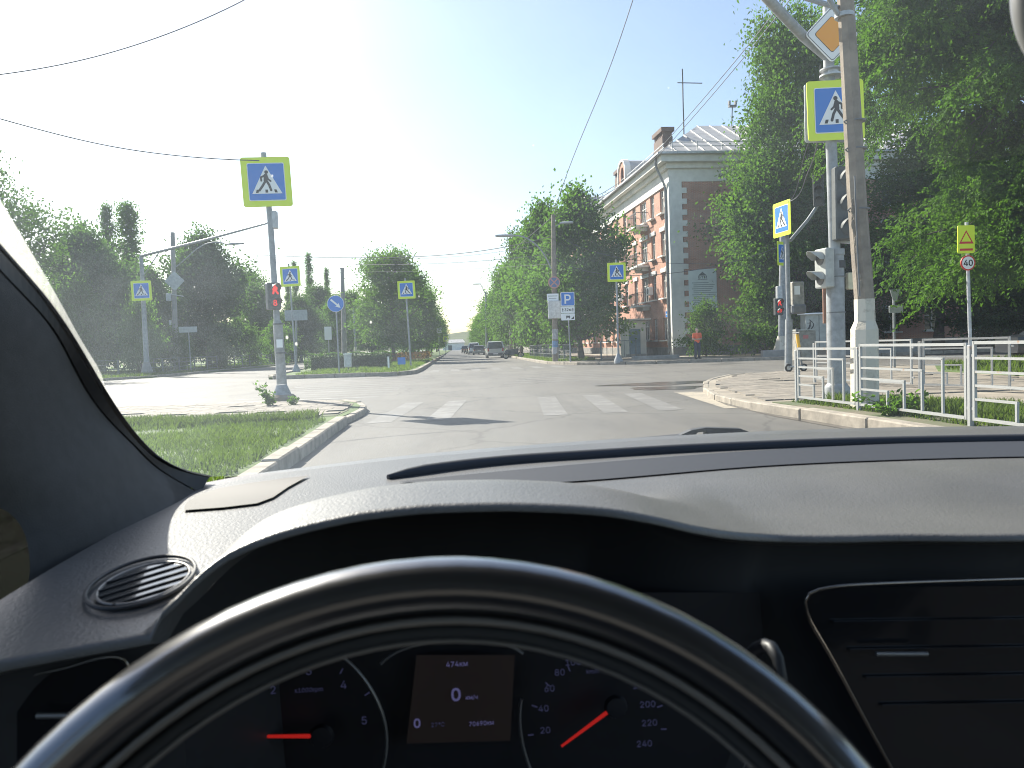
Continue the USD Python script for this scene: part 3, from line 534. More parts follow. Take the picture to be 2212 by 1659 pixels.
# boom pole on the left with its own sign
b = gp(318, 810, .12); o = thing('boom_pole', 'leaning left pole with a crossing sign and a long boom over the road', 'pole', b)
tp = sub(at(305, 553, b[1]), b); pole(o, [[0, 0, -.1], tp * .5, tp], [.2, .16, .13], 14)
part(o, 'boom', MB().tube([tp, sub(at(440, 519, b[1] - 6), b), sub(at(577, 482, b[1] - 12), b)], [.1, .085, .06], 10), STEEL, smooth=50)
part(o, 'brace', MB().tube([tp * .82, sub(at(345, 543, b[1] - 2), b)], .035, 8), STEEL)
part(o, 'base_cone', MB().lathe([(0, 0), (.42, 0), (.4, .3), (.2, .95), (0, .95)], 14), CONC_L, smooth=40)
crossing_plate(o, sub(at(305.5, 628, b[1] - .25), b), 40 * b[1] / FPX, True, .08, .02)

# concrete lamp post, left
def lamp_head(o, c, ang, L=.75, name='lamp_head'):
    T = rotz(ang); V = []
    for k, u in enumerate(np.linspace(0, 1, 6)):
        w = .06 + .14 * math.sin(PI * (.12 + .8 * u)); hh = .035 + .06 * math.sin(PI * (.1 + .75 * u)); V.append([[L * (u - .1), w * math.cos(a), hh * math.sin(a)] for a in np.linspace(0, 2 * PI, 11)])
    V = np.array(V); h = part(o, name, MB().grid(V[::-1] @ T.T + c), STEEL_G, smooth=60)
b = gp(380, 803, .12); o = thing('street_lamp', 'concrete street lamp on the left verge with a whitewashed band and diamond sign back', 'street lamp', b)
tp = sub(at(373, 502, b[1]), b); pole(o, [[0, 0, -.1], tp * .5, tp], [.24, .2, .16], 10, CONC_L)
part(o, 'white_band', MB().tube([tp * .09, tp * .18], [.262, .252], 10), WHITEWASH)
arm = curve([sub(at(374, 580, b[1]), b), sub(at(400, 560, b[1] - .6), b), sub(at(425, 538, b[1] - 1.4), b), sub(at(440, 529, b[1] - 1.8), b), sub(at(490, 527, b[1] - 2.4), b)], 14)
part(o, 'lamp_arm', MB().tube(arm, .05, 8), STEEL); lamp_head(o, arm[-1], -.1, 1.5)
part(o, 'sign_back', MB().poly(affinity.rotate(rrect(1.15, 1.15, .08), 45), .02, SIGN, sub(at(377, 607, b[1] - .22), b)), SIGNBACK, smooth=False)
part(o, 'junction_box', MB().rbox(sub(at(365, 642, b[1] - .1), b), (.42, .25, .62), .02), STEEL_G, smooth=False)
part(o, 'camera_arm', MB().bar(sub(at(360, 634, b[1]), b), sub(at(396, 640, b[1] - .6), b), .06), STEEL_G)
part(o, 'insulator', MB().rbox(sub(at(368, 697, b[1] - .1), b), (.18, .2, .4), .03), STEEL_G, smooth=False)
for s in (-1, 1): part(o, 'support_strut', MB().tube([[s * .42, 0, -.1], [s * .24, 0, 2.0]], .06, 8), WHITEWASH)
# small boards seen from behind
def board(px_base, px_c, w_px, h_px, label, Y=None, z=.12, m=SIGNBACK, name='information_board', r=.045, yaw=0):
    b = gp(*px_base, z); o = thing(name, label, 'road sign', b); c = sub(at(*px_c, b[1]), b); k = b[1] / FPX
    pole(o, [[0, 0, -.1], [c[0], c[1], c[2] + h_px * k * .3]], r, 8); T = rotz(yaw) @ SIGN
    part(o, 'board', MB().poly(rrect(w_px * k, h_px * k, .03), .03, T, c - [0, .09, 0]), m, smooth=False); return o, b, c
board((413, 803), (407, 712), 37, 12, 'wide blank sign back on a thin post right of the left street lamp')
b = gp(733, 807, .12); o = thing('arrow_sign', 'round blue keep right sign with a white arrow on a thin post', 'road sign', b)
c = sub(at(725, 656, b[1] - .06), b); pole(o, [[0, 0, -.1], [c[0] * .98, .06, c[2] + .3]], .04, 10); D = 35 * b[1] / FPX
pl = part(o, 'sign_disc', MB().poly(Point(0, 0).buffer(D / 2, quad_segs=10), .02, SIGN, c), WHITE, smooth=False)
part(pl, 'blue_disc', MB().poly(Point(0, 0).buffer(D / 2 * .96, quad_segs=10), .004, SIGN, c - [0, .0202, 0]), BLUE, smooth=False)
ar = affinity.rotate(Polygon([(-.38, .055), (.12, .055), (.1, .15), (.38, 0), (.1, -.15), (.12, -.055), (-.38, -.055)]), -42, origin=(0, 0))
part(pl, 'white_arrow', MB().poly(affinity.scale(ar, D, D, origin=(0, 0)), .004, SIGN, c - [0, .0244, 0]), WHITE, smooth=False)
board((640, 790), (640, 681), 47, 22, 'grey board back high behind the leaning signal pole', z=.12, r=.09)
board((712, 785), (709, 720), 15, 28, 'pale two piece sign back standing left of the round arrow sign', z=.12, m=WHITE)
b = gp(745, 782, .12); o = thing('concrete_mast', 'tall tapered concrete mast rising above the park trees behind the arrow sign', 'pole', b)
pole(o, [[0, 0, -.1], sub(at(739, 580, b[1]), b)], [.32, .2], 8, CONC_L); part(o, 'cap', MB().box(sub(at(739, 580, b[1]), b), (.42, .42, .1)), CONC_L, smooth=False)
b = gp(770, 778, .12); o = thing('street_lamp', 'far thin lamp post with a curved arm among the median trees', 'street lamp', b)
tp = sub(at(763, 665, b[1]), b); pole(o, [[0, 0, -.1], tp], [.14, .1], 8); part(o, 'lamp_arm', MB().tube(curve([tp * .75, sub(at(776, 662, b[1] - 1), b), sub(at(800, 648, b[1] - 2), b)], 8), .04, 6), STEEL_G)
part(o, 'white_band', MB().tube([tp * .05, tp * .25], .17, 8), WHITEWASH)
board((949, 771), (948, 714), 11, 11, 'small round sign on a post far down the median', z=.12, m=WHITE, name='small_sign')
b = gp(963, 768, .12); o = thing('framed_sign', 'small yellow framed sign back hanging low down the median', 'road sign', b); c = sub(at(963, 732, b[1]), b)
part(o, 'frame', MB().poly(rrect(.75, .75, .04).difference(rrect(.5, .5, .04)), .03, SIGN, c), YEL, smooth=False); pole(o, [[0, .05, -.1], c + [0, .05, .2]], .05, 6)

# street lamp on the far right corner
b = gp(1200, 782, .12); o = thing('street_lamp', 'concrete street lamp left of the parking sign, with two lamp arms and posters', 'street lamp', b)
tp = sub(at(1195, 464, b[1]), b); pole(o, [[0, 0, -.1], tp * .5, tp], [.19, .17, .14], 10, CONC)
arm = curve([sub(at(1190, 580, b[1]), b), sub(at(1172, 545, b[1] - .2), b), sub(at(1150, 522, b[1] - .5), b), sub(at(1106, 509, b[1] - 1), b)], 12)
part(o, 'lamp_arm', MB().tube(arm, .045, 8), STEEL); lamp_head(o, arm[-1], PI + .1, 1.15)
arm = [sub(at(1198, 490, b[1]), b), sub(at(1212, 482, b[1] - .3), b)]; part(o, 'lamp_arm', MB().tube(arm, .04, 8), STEEL); lamp_head(o, np.array(arm[-1]), -.2, .85)
c = sub(at(1197, 610, b[1] - .25), b); D = 26 * b[1] / FPX
pl = part(o, 'no_stopping_sign', MB().poly(Point(0, 0).buffer(D / 2, quad_segs=8), .02, SIGN, c), mat('faded_red', [.42, .2, .17], .6), 'faded round no stopping sign', smooth=False)
qd = Point(0, 0).buffer(D / 2 * .8, quad_segs=8).difference(unary_union([affinity.rotate(sbox(-D, -D * .05, D, D * .05), a) for a in (45, -45)]))
part(pl, 'blue_quarters', MB().poly(qd, .004, SIGN, c - [0, .0202, 0]), mat('faded_blue', [.10, .15, .27], .6), smooth=False)
k = b[1] / FPX
pl = part(o, 'notice_board', MB().poly(rrect(25 * k, 15 * k, .02), .02, SIGN, sub(at(1194, 642, b[1] - .25), b)), WHITE, 'white notice board with two grey lines', smooth=False)
for dy, w in ((2.6, 20), (-2.6, 16)): part(pl, 'grey_line', MB().box(sub(at(1194, 642 - dy, b[1] - .275), b), (w * k, .004, .05)), SIGNBACK, smooth=False)
part(o, 'meter_cabinet', MB().rbox(sub(at(1197.5, 669, b[1] - .4), b), (27 * k, .35, 38 * k), .03), STEEL_G, smooth=False)
for y0, y1, m in ((711, 733, WHITEWASH), (736, 750, BLUE), (750, 765, WHITEWASH)): part(o, 'pasted_poster', MB().tube([sub(at(1199, y0, b[1]), b), sub(at(1199.3, y1, b[1]), b)], .192, 10, False), mat('old_poster', [.42, .42, .42], .9, col2=[.26, .26, .27], scale=6) if m is WHITEWASH else mat('blue_poster', [.13, .22, .36], .9, var=.3, scale=8))
# parking sign
b = gp(1233, 783, .12); o = thing('parking_sign', 'blue parking sign with two white plates below it, beside the lamp post', 'road sign', b); k = b[1] / FPX
c = sub(at(1226, 646, b[1] - .06), b); pole(o, [[0, .08, -.1], [c[0], .02, c[2] + .4]], .035, 8)
pl = part(o, 'parking_plate', MB().poly(rrect(30 * k, 30 * k, .05), .02, SIGN, c), WHITE, smooth=False)
part(pl, 'blue_field', MB().poly(rrect(27.5 * k, 27.5 * k, .04), .004, SIGN, c - [0, .0202, 0]), BLUE, smooth=False)
t = meshkit.text_mesh('P', 19 * k, .004, True); part(pl, 'letter', MB().tm(t, SIGN, c - [0, .0244, 0] - SIGN @ np.r_[t.bounds.mean(0)[:2], 0]), WHITE, smooth=False)
c2 = sub(at(1226.5, 669, b[1] - .06), b); pl = part(o, 'distance_plate', MB().poly(rrect(30 * k, 14.5 * k, .04), .02, SIGN, c2), WHITE, smooth=False)
t = meshkit.text_mesh('32м', 5.6 * k, .004, True); part(pl, 'lettering', MB().tm(t, SIGN, c2 - [0, .0202, 0] - SIGN @ np.r_[t.bounds.mean(0)[:2], 0]), BLACK, smooth=False)
for s in (-1, 1): part(pl, 'arrow', MB().poly(affinity.translate(affinity.scale(Polygon([(-.2, -.5), (.2, -.5), (.2, .05), (.42, .05), (0, .5), (-.42, .05), (-.2, .05)]), 4 * k, 8 * k, origin=(0, 0)), s * 11 * k, 0), .004, SIGN, c2 - [0, .0202, 0]), BLACK, smooth=False)
c3 = sub(at(1227, 684.5, b[1] - .06), b); pl = part(o, 'manner_plate', MB().poly(rrect(30 * k, 14.5 * k, .04), .02, SIGN, c3), WHITE, smooth=False)
carp = unary_union([rrect(9 * k, 3.4 * k, .03), affinity.translate(Polygon([(-3.4 * k, 0), (3.4 * k, 0), (2.6 * k, 3 * k), (-2.6 * k, 3 * k)]), 0, 1.2 * k).difference(affinity.translate(sbox(-2.2 * k, 0, 2.2 * k, 1.7 * k), 0, 1.8 * k)), sbox(-4 * k, -3.6 * k, -2.4 * k, 0), sbox(2.4 * k, -3.6 * k, 4 * k, 0)])
part(pl, 'car_symbol', MB().poly(carp, .004, SIGN, c3 - [0, .0202, 0]), BLACK, smooth=False)
part(pl, 'kerb_symbol', MB().poly(Polygon([(6 * k, -5 * k), (13 * k, -5 * k), (13 * k, 1 * k)]), .004, SIGN, c3 - [0, .0202, 0]), BLACK, smooth=False)
# far no parking post by the vans
b = gp(1105, 767, .12); o = thing('kerb_post', 'concrete post with a round blue no parking sign beside the grey van', 'pole', b); k = b[1] / FPX
pole(o, [[0, 0, -.1], sub(at(1101, 690, b[1]), b)], [.2, .17], 10, CONC); c = sub(at(1101, 693, b[1] - .3), b)
pl = part(o, 'sign_disc', MB().poly(Point(0, 0).buffer(7.5 * k, quad_segs=8), .02, SIGN, c), MATS['faded_red'], smooth=False); part(pl, 'blue_disc', MB().poly(Point(0, 0).buffer(6 * k, quad_segs=8).difference(affinity.rotate(sbox(-9 * k, -.6 * k, 9 * k, .6 * k), -45)), .004, SIGN, c - [0, .0202, 0]), MATS['faded_blue'], smooth=False)
part(o, 'metal_box', MB().rbox(sub(at(1106, 713, b[1] - .3), b), (11 * k, .3, 20 * k), .03), STEEL_G, smooth=False)
part(o, 'dark_board', MB().box(sub(at(1090, 697, b[1] - .1), b), (18 * k, .05, 11 * k)), STEEL_D, smooth=False)
b = gp(1051, 765, .12); o = thing('street_lamp', 'far street lamp with a flat head among the receding right trees', 'street lamp', (b[0], b[1], .1)); 
tp = sub(at(1049, 630, b[1]), b); pole(o, [[0, 0, -.1], tp], [.16, .1], 8); part(o, 'lamp_arm', MB().tube([tp * .96, sub(at(1038, 613, b[1]), b)], .05, 6), STEEL); lamp_head(o, sub(at(1038, 613, b[1]), b), PI, 1.3)

# near right: metal pole with diamond, big crossing sign and signals
b = gp(1808, 862, .14); o = thing('signal_pole', 'thick grey metal pole with an orange priority diamond, crossing sign and signals', 'sign pole', b); Y0 = b[1]
j = sub(at(1803, 545, Y0), b); tp = sub(at(1790, 130, Y0), b)
pole(o, [[0, 0, -.1], j], [.155, .15], 18, STEEL, 'pole'); part(o, 'pole_collar', MB().tube([j - [0, 0, .05], j + [0, 0, .05]], .165, 18), STEEL)
part(o, 'upper_pole', MB().tube([j, tp, tp + [0, 0, .9]], [.095, .09, .085], 16), STEEL)
part(o, 'flange', MB().lathe([(0, 0), (.2, 0), (.2, .03), (.12, .05), (.12, .1), (.19, .11), (.19, .13), (0, .13)], 18, None, sub(at(1796, 166, Y0), b)), STEEL_G, smooth=40)
part(o, 'flange_base', MB().lathe([(0, -.1), (.24, -.1), (.22, .2), (.16, .28), (0, .28)], 18), STEEL, smooth=40)
c = sub(at(1805, 238, Y0 - .14), b); S = 124 * Y0 / FPX; crossing_plate(o, c, S, False, math.radians(-3), .02)
part(o, 'rear_plate', MB().poly(rrect(S * 1.02, S * 1.03, .04), .02, SIGN, sub(at(1797, 245, Y0 + .15), b)), SIGNBACK, 'bare metal plate behind the crossing sign', smooth=False)
c = sub(at(1796, 75, Y0 - .16), b); D = 100 * Y0 / FPX / 1.18
pl = part(o, 'priority_sign', MB().poly(affinity.rotate(rrect(D, D, .06), 45), .02, SIGN, c), WHITE, smooth=False)
part(pl, 'black_line', MB().poly(affinity.rotate(rrect(D * .95, D * .95, .05), 45).difference(affinity.rotate(rrect(D * .925, D * .925, .05), 45)), .003, SIGN, c - [0, .0202, 0]), BLACK, smooth=False)
part(pl, 'inner_line', MB().poly(affinity.rotate(rrect(D * .66, D * .66, .04), 45), .003, SIGN, c - [0, .0202, 0]), BLACK, smooth=False)
part(pl, 'orange_field', MB().poly(affinity.rotate(rrect(D * .635, D * .635, .04), 45), .004, SIGN, c - [0, .0234, 0]), ORANGE, smooth=False)
signal(o, sub(at(1827, 440, Y0 - .16), b), math.radians(-4), 3, .34)
signal(o, sub(at(1781, 580, Y0 - .02), b), math.radians(-82), 2, .28, None, LIGHTGREY)
part(o, 'signal_bracket', MB().bar(sub(at(1800, 520, Y0), b), sub(at(1836, 524, Y0 - .1), b), .05), STEEL_G)
part(o, 'dark_sticker', MB().tube([sub(at(1806, 564, Y0), b), sub(at(1806.5, 580, Y0), b)], .154, 18, False), BLACK)
for yy in (598, 675): c = sub(at(1806, yy, Y0), b); part(o, 'steel_band', MB().tube([c - [0, 0, .008], c + [0, 0, .008]], .162, 16), STEEL_D)
part(o, 'yellow_box', MB().rbox(sub(at(1837, 607, Y0 - .05), b), (.13, .1, .29), .01), mat('cream_box', [.55, .5, .33], .6, var=.15), smooth=False)
part(o, 'boom', MB().tube([sub(at(1735, 78, Y0 - .05), b), sub(at(1655, -6, Y0 - 1.0), b), sub(at(1560, -110, Y0 - 2.0), b)], [.085, .08, .075], 12), STEEL, smooth=50)
part(o, 'boom_end', MB().tube([sub(at(1795, 128, Y0), b), sub(at(1735, 78, Y0 - .05), b)], [.09, .085], 12), STEEL)
# concrete pole, near right
b = gp(1868, 880, .14); o = thing('concrete_pole', 'weathered concrete pole with a whitewashed stepped foot beside the near barrier', 'pole', b); Y0 = b[1]
oct_ = lambda c, r, t=0: np.stack([[c[0] + r * math.cos(a + t) * 1.0, c[1] + r * math.sin(a + t), c[2]] for a in np.arange(8) * PI / 4 + PI / 8])
def prism8(levels):
    m = MB(); rings = [oct_(c, r) for c, r in levels]; V = np.array([np.vstack([q, q[:1]]) for q in rings]); m.grid(V[::-1]); return m
l0 = sub(at(1867, 712, Y0), b); l1 = sub(at(1868, 693, Y0), b); l2 = sub(at(1867, 646, Y0), b); tp = sub(at(1822, -80, Y0), b)
part(o, 'foot', prism8([([0, 0, -.1], .205), (l0, .2), (l1, .15), (l2, .148)]), WHITEWASH, 'peeling whitewashed foot', smooth=False)
part(o, 'shaft', prism8([(l2, .144), (sub(at(1851, 430, Y0), b), .138), (sub(at(1840, 230, Y0), b), .13), (tp, .115)]), CONC, smooth=False)
for px, yy in ((1848, 262), (1851, 322), (1856, 452)):
    c = sub(at(px, yy, Y0), b); part(o, 'wire_tie', MB().tube([c - [0, 0, .012], c + [0, 0, .012]], .148, 12), STEEL_D)
    part(o, 'tie_knot', MB().tube([c + [-.15, -.03, .02], c + [-.21, -.06, -.02], c + [-.17, -.05, -.05]], .012, 6), STEEL_D)
rg = rt_(8); v = []
m = MB()
for k in range(26):
    u = rg.random(); c = sub(at(1843 + 18 * u, 420 + 200 * u, Y0), b) + [-.075, -.105, 0]; m.add(trimesh.creation.icosphere(1).vertices * rg.uniform(.012, .03, 3) * [1, .6, 3] + c + rg.normal(0, .012, 3), trimesh.creation.icosphere(1).faces)
part(o, 'spalled_edge', m, CONC, smooth=False, kind='stuff')
part(o, 'conduit', MB().tube([sub(at(1857, 640, Y0 - .17), b), sub(at(1853, 560, Y0 - .17), b), sub(at(1846, 380, Y0 - .16), b)], .012, 6), STEEL_D)
c = sub(at(1824, 34, Y0), b); part(o, 'collar', MB().tube([c - [0, 0, .03], c + [0, 0, .03]], .14, 14), STEEL_G); part(o, 'bracket_arm', MB().tube([c + [-.12, -.05, 0], sub(at(1795, 5, Y0 - .1), b), sub(at(1770, -40, Y0 - .2), b)], .035, 8), STEEL)
part(o, 'side_arm', MB().tube([c + [-.1, 0, .12], sub(at(1740, -4, Y0 + .2), b)], .04, 8), STEEL)

# crossing sign turned across, second signal pole
b = gp(1703, 797, .12); o = thing('signal_pole', 'thin grey pole with a bright crossing sign turned sideways, beside the kick scooter', 'sign pole', b); Y0 = b[1]
pole(o, [[0, 0, -.1], sub(at(1704, 690, Y0), b)], [.125, .125], 12, STEEL); part(o, 'upper_pole', MB().tube([sub(at(1704, 690, Y0), b), sub(at(1698, 435, Y0), b)], [.08, .07], 12), STEEL)
crossing_plate(o, sub(at(1695, 473, Y0 - .12), b) + [-.1, 0, 0], 1.14, False, math.radians(-84), .0)
part(o, 'sign_arm', MB().tube([sub(at(1707, 520, Y0), b), sub(at(1745, 475, Y0 + .3), b), sub(at(1770, 438, Y0 + .4), b)], .06, 10), STEEL)
signal(o, sub(at(1768, 412, Y0 + .3), b), math.radians(-28), 3, .29, None, LIGHTBOX)
part(o, 'meter_box', MB().rbox(sub(at(1722, 643, Y0 + .1), b), (.42, .25, 1.1), .03), mat('old_cabinet', [.28, .26, .22], .7, var=.3, scale=5), smooth=False)
part(o, 'paper_notice', MB().box(sub(at(1722, 627, Y0 - .05), b), (.2, .01, .3)), WHITE, smooth=False)
part(o, 'floodlight', MB().rbox(sub(at(1722, 668, Y0 - .1), b), (.5, .4, .32), .05), STEEL_D, smooth=False)
b = at(1690, 762, 42.6); o = thing('signal_pole', 'far grey pole on a cone foot with a small crossing sign and red pedestrian signal', 'sign pole', b); Y0 = b[1]
pole(o, [[0, 0, -.1], sub(at(1690, 690, Y0), b), sub(at(1691, 500, Y0), b)], [.24, .22, .17], 14); part(o, 'base_cone', MB().lathe([(0, -.2), (.5, -.2), (.48, .15), (.25, .95), (0, .95)], 14), WHITEWASH, smooth=40)
crossing_plate(o, sub(at(1689, 548, Y0 - .3), b), 1.28, True, math.radians(45), .02)
signal(o, sub(at(1681, 663, Y0 - .3), b), math.radians(8), 2, .38, [0, 1], LIGHTBOX, ['man', '49']); part(o, 'side_box', MB().rbox(sub(at(1683, 632, Y0 - .1), b), (.3, .3, .7), .03), STEEL_G, smooth=False)
# give way sign back and speed limit sign among the branches
b = gp(1932, 765, .14); b = at(1932, 762, 24.2); b[2] = .12; o = thing('give_way_sign', 'back of a give way sign with a plate below it, in deep shade', 'road sign', b); k = b[1] / FPX
pole(o, [[0, 0, -.1], [0, 0, (745 - 625) * k + .5]], .04, 8); c = sub(at(1933, 637, b[1] - .06), b)
part(o, 'triangle_plate', MB().poly(Polygon([(-12 * k, 12 * k), (12 * k, 12 * k), (4 * k, -14 * k), (-4 * k, -14 * k)]), .02, SIGN, c), SIGNBACK, smooth=False)
part(o, 'lower_plate', MB().poly(rrect(32 * k, 16 * k, .02), .02, SIGN, sub(at(1935, 668, b[1] - .06), b)), SIGNBACK, smooth=False)
b = at(2098, 760, 16.8); b[2] = .12; o = thing('speed_limit_sign', 'round red rimmed 40 sign below a yellow warning plate, half hidden by leaves', 'road sign', b); k = b[1] / FPX
pole(o, [[0, 0, -.1], sub(at(2088, 480, b[1]), b)], .04, 10, STEEL_G); c = sub(at(2090, 568, b[1] - .06), b)
pl = part(o, 'sign_disc', MB().poly(Point(0, 0).buffer(17 * k, quad_segs=10), .02, SIGN, c), RED, smooth=False); part(pl, 'white_disc', MB().poly(Point(0, 0).buffer(14 * k, quad_segs=10), .004, SIGN, c - [0, .0202, 0]), WHITE, smooth=False)
t = meshkit.text_mesh('40', 13 * k, .004, True); part(pl, 'numerals', MB().tm(t, SIGN, c - [0, .0244, 0] - SIGN @ np.r_[t.bounds.mean(0)[:2], 0]), BLACK, smooth=False)
c = sub(at(2086, 517, b[1] - .06), b); pl = part(o, 'warning_plate', MB().poly(rrect(40 * k, 62 * k, .04), .02, SIGN, c), YEL, smooth=False)
tri = Polygon([(0, 20 * k), (17 * k, -10 * k), (-17 * k, -10 * k)]); part(pl, 'red_triangle', MB().poly(tri.difference(affinity.scale(tri, .68, .68)), .004, SIGN, c - [0, .0202, 0]), RED, smooth=False); part(pl, 'red_strip', MB().box(c + [0, -.022, -23 * k], (30 * k, .004, 5 * k)), RED, smooth=False)

# ------------------------------------------------------------------ wires
def wire(pts, r, label):
    P = curve([at(*p) for p in pts], 28); solo('overhead_wire', MB().tube(P, r, 5), WIREM, label, 'wire', smooth=60)
wire([(-60, 168, 14), (130, 140, 15), (300, 95, 16), (430, 46, 16.5), (560, -18, 17)], .011, 'single wire crossing the top left corner of the sky')
wire([(-60, 240, 15), (100, 284, 15.8), (250, 318, 16.8), (400, 338, 17.6), (560, 347, 18)], .012, 'sagging wire running to the top of the leaning left pole')
wire([(1380, -40, 34), (1340, 82, 38), (1300, 190, 42), (1250, 310, 46), (1195, 466, 49.2)], .022, 'wire dropping steeply to the head of the right street lamp')
wire([(1195, 466, 49.2), (1150, 505, 56), (1105, 545, 66), (1075, 600, 80)], .022, 'wire running from the right street lamp down the street')
wire([(1740, -60, 22), (1600, 118, 30), (1460, 282, 40), (1330, 400, 47), (1195, 466, 49.2)], .017, 'upper of the two wires slanting over the brick building')
wire([(1752, -60, 22), (1612, 118, 30), (1470, 284, 40), (1336, 404, 47), (1196, 470, 49.2)], .017, 'lower of the two wires slanting over the brick building')
wire([(545, 550, 62), (700, 556, 58), (850, 556, 55), (1000, 547, 52), (1195, 510, 49.2)], .025, 'thickest wire spanning the road below the left boom')
wire([(545, 553, 62.6), (700, 560, 58.6), (850, 560, 55.6), (1000, 553, 52.6), (1195, 522, 49.4)], .014, 'thin wire just under the thickest road spanning wire')
wire([(545, 566, 62), (750, 571, 58), (950, 569, 53), (1195, 548, 49.2)], .018, 'middle wire spanning the road behind the median sign')
wire([(560, 584, 66), (750, 588, 60), (950, 584, 55), (1195, 570, 49.2)], .013, 'lowest thin wire spanning the road behind the median sign')
wire([(140, 452, 66), (200, 475, 66), (300, 500, 66), (374, 512, 66)], .02, 'short wire running to the left street lamp before the poplars')
wire([(1195, 556, 49.2), (1290, 590, 48), (1400, 594, 47), (1520, 580, 46), (1690, 530, 44)], .02, 'dark wire crossing in front of the brick facade')
wire([(1195, 500, 49.2), (1400, 565, 50), (1600, 566, 48), (1690, 552, 44)], .015, 'thin upper wire crossing in front of the brick facade')
wire([(1700, 437, 26), (1722, 425, 24), (1742, 380, 20), (1768, 290, 15.5), (1775, 150, 13.5)], .014, 'cable looping from the sideways crossing sign up to the near pole')
wire([(1697, 437, 26), (1715, 422, 24), (1735, 345, 20), (1762, 250, 15.5), (1772, 140, 13.5)], .01, 'thinner twin cable from the sideways crossing sign to the near pole')

# ------------------------------------------------------------------ near barrier, railings, hedge
def barrier(a, bpt, label, h=.94, z0=.13, mirror=False, pw=.055):
    a, bpt = np.asarray(a, float), np.asarray(bpt, float); L = np.linalg.norm(bpt - a); ang = math.atan2(bpt[1] - a[1], bpt[0] - a[0])
    o = thing('pedestrian_barrier', label, 'barrier', (a[0], a[1], z0), ang); w = .034; g = .07
    def bar(p, q, ww=w): part(o, 'bar', MB().bar([p[0], 0, p[1]], [q[0], 0, q[1]], ww * .85), FENCEW, smooth=False)
    part(o, 'post', MB().rbox((0, 0, h / 2 - .1), (pw, pw, h + .2), .006), FENCEW, smooth=False)
    x0, x1 = g, L - g; lo, hi = .1, h + .03; W = x1 - x0
    bar((x0, hi), (x1, hi), .042); bar((x0, lo), (x1, lo), .042); bar((x0, lo - .02), (x0, hi + .02), .042); bar((x1, lo - .02), (x1, hi + .02), .042)
    for k, (fx, fz) in enumerate(((.82, .80), (.64, .62), (.47, .44), (.3, .26))):
        xe = x0 + W * fx; zz = lo + (hi - lo) * fz; bar((x0 + .02, zz), (xe, zz)); bar((xe - w / 2, lo + .02), (xe - w / 2, zz))
    for zz in (lo + .12, hi - .15):
        for xx in (g / 2, L - g / 2): part(o, 'hinge', MB().box((xx, 0, zz), (g, .03, .035)), FENCEW, smooth=False)
    return o
F = [gp(1722, 868, .14), gp(1855, 886, .14), gp(2097, 920, .14)]
d = F[2] - F[1]; F.append(F[2] + d * 1.0)
barrier(F[0], F[1], 'short barrier section in front of the thick metal pole', .9)
barrier(F[1], F[2], 'middle section of the near barrier, beside the whitewashed pole foot', .95)
o = barrier(F[2], F[3], 'nearest barrier section, cut by the right edge', .97)
part(o, 'post', MB().rbox((np.linalg.norm(d), 0, .4), (.055, .055, 1.1), .006), FENCEW, smooth=False)
# a second line of the same barrier beyond the pavement
B2 = [np.array([14.5, 26.0]), np.array([12.4, 21.4]), np.array([12.2, 19.2])]
G2 = [gp(1985, 838, .14), gp(1995, 842, .14)]
o = barrier(gp(1760, 826, .14), gp(1975, 838, .14), 'low grey barrier behind the pavement, left one of the far pair', .95)
o = barrier(gp(1988, 840, .14), gp(2190, 846, .14), 'low grey barrier behind the pavement, right one of the far pair', .95)
def railing(name, pts, label, h=1.0, step=2.0, rails=(.15, .45, .72, 1.0), m=FENCED, z=.12, bars=0, wob=.02):
    pts = np.asarray(pts, float); b = np.r_[pts[0], z]; o = thing(name, label, 'fence', b); d = np.r_[0, np.cumsum(np.linalg.norm(np.diff(pts, axis=0), axis=1))]
    n = max(1, int(round(d[-1] / step))); s = np.linspace(0, d[-1], n + 1); P = np.stack([np.interp(s, d, pts[:, k]) for k in (0, 1)], 1) - pts[0]; rg = rt_(len(pts) * 7 + n)
    for p in P: part(o, 'post', MB().box((p[0], p[1], h / 2 - .05), (.09, .09, h + .12), rotz(rg.normal(0, .1))), m, smooth=False)
    for p, q in zip(P[:-1], P[1:]):
        for r_ in rails: part(o, 'rail', MB().bar([*p, r_ * h + rg.normal(0, wob)], [*q, r_ * h + rg.normal(0, wob)], .045), m, smooth=False)
        for k in range(1, bars + 1):
            u = k / (bars + 1); w = p * (1 - u) + q * u; part(o, 'upright', MB().box((w[0], w[1], h * .55), (.03, .03, h * .85)), m, smooth=False)
    return o
railing('railing', [(-34, 51.5), (-24.4, 52.2), (-23.2, 55)], 'dark rail fence on the left verge behind the boom pole', 1.15, 2.4, m=FENCED)
railing('railing', [(-22.6, 58), (-21.0, 66), (-20.4, 78), (-20.3, 110)], 'dark rail fence running away along the left carriageway', 1.15, 2.3, bars=1)
railing('low_rail', [(-30, 50.0), (-23.6, 50.5)], 'low dark lawn rail along the left kerb', .35, 1.6, (1.0,))
railing('street_railing', [(7.4, 50.0), (7.1, 56), (6.9, 72)], 'iron railing along the right street from the lamp post to the vans', 1.1, 2.0, (.12, .38, .64, 1.0), FENCED, bars=4, wob=.0)
railing('street_railing', [(6.9, 92), (6.9, 130)], 'iron railing along the right street beyond the grey van', 1.1, 2.6, (.2, .6, 1.0), FENCED, bars=2, wob=.0)
railing('corner_railing', [(9.2, 48.8), (11.6, 49.4)], 'short iron railing between the linden trunk and the crossing sign pole', 1.2, 1.25, (.1, 1.0), FENCED, bars=2, wob=.0)
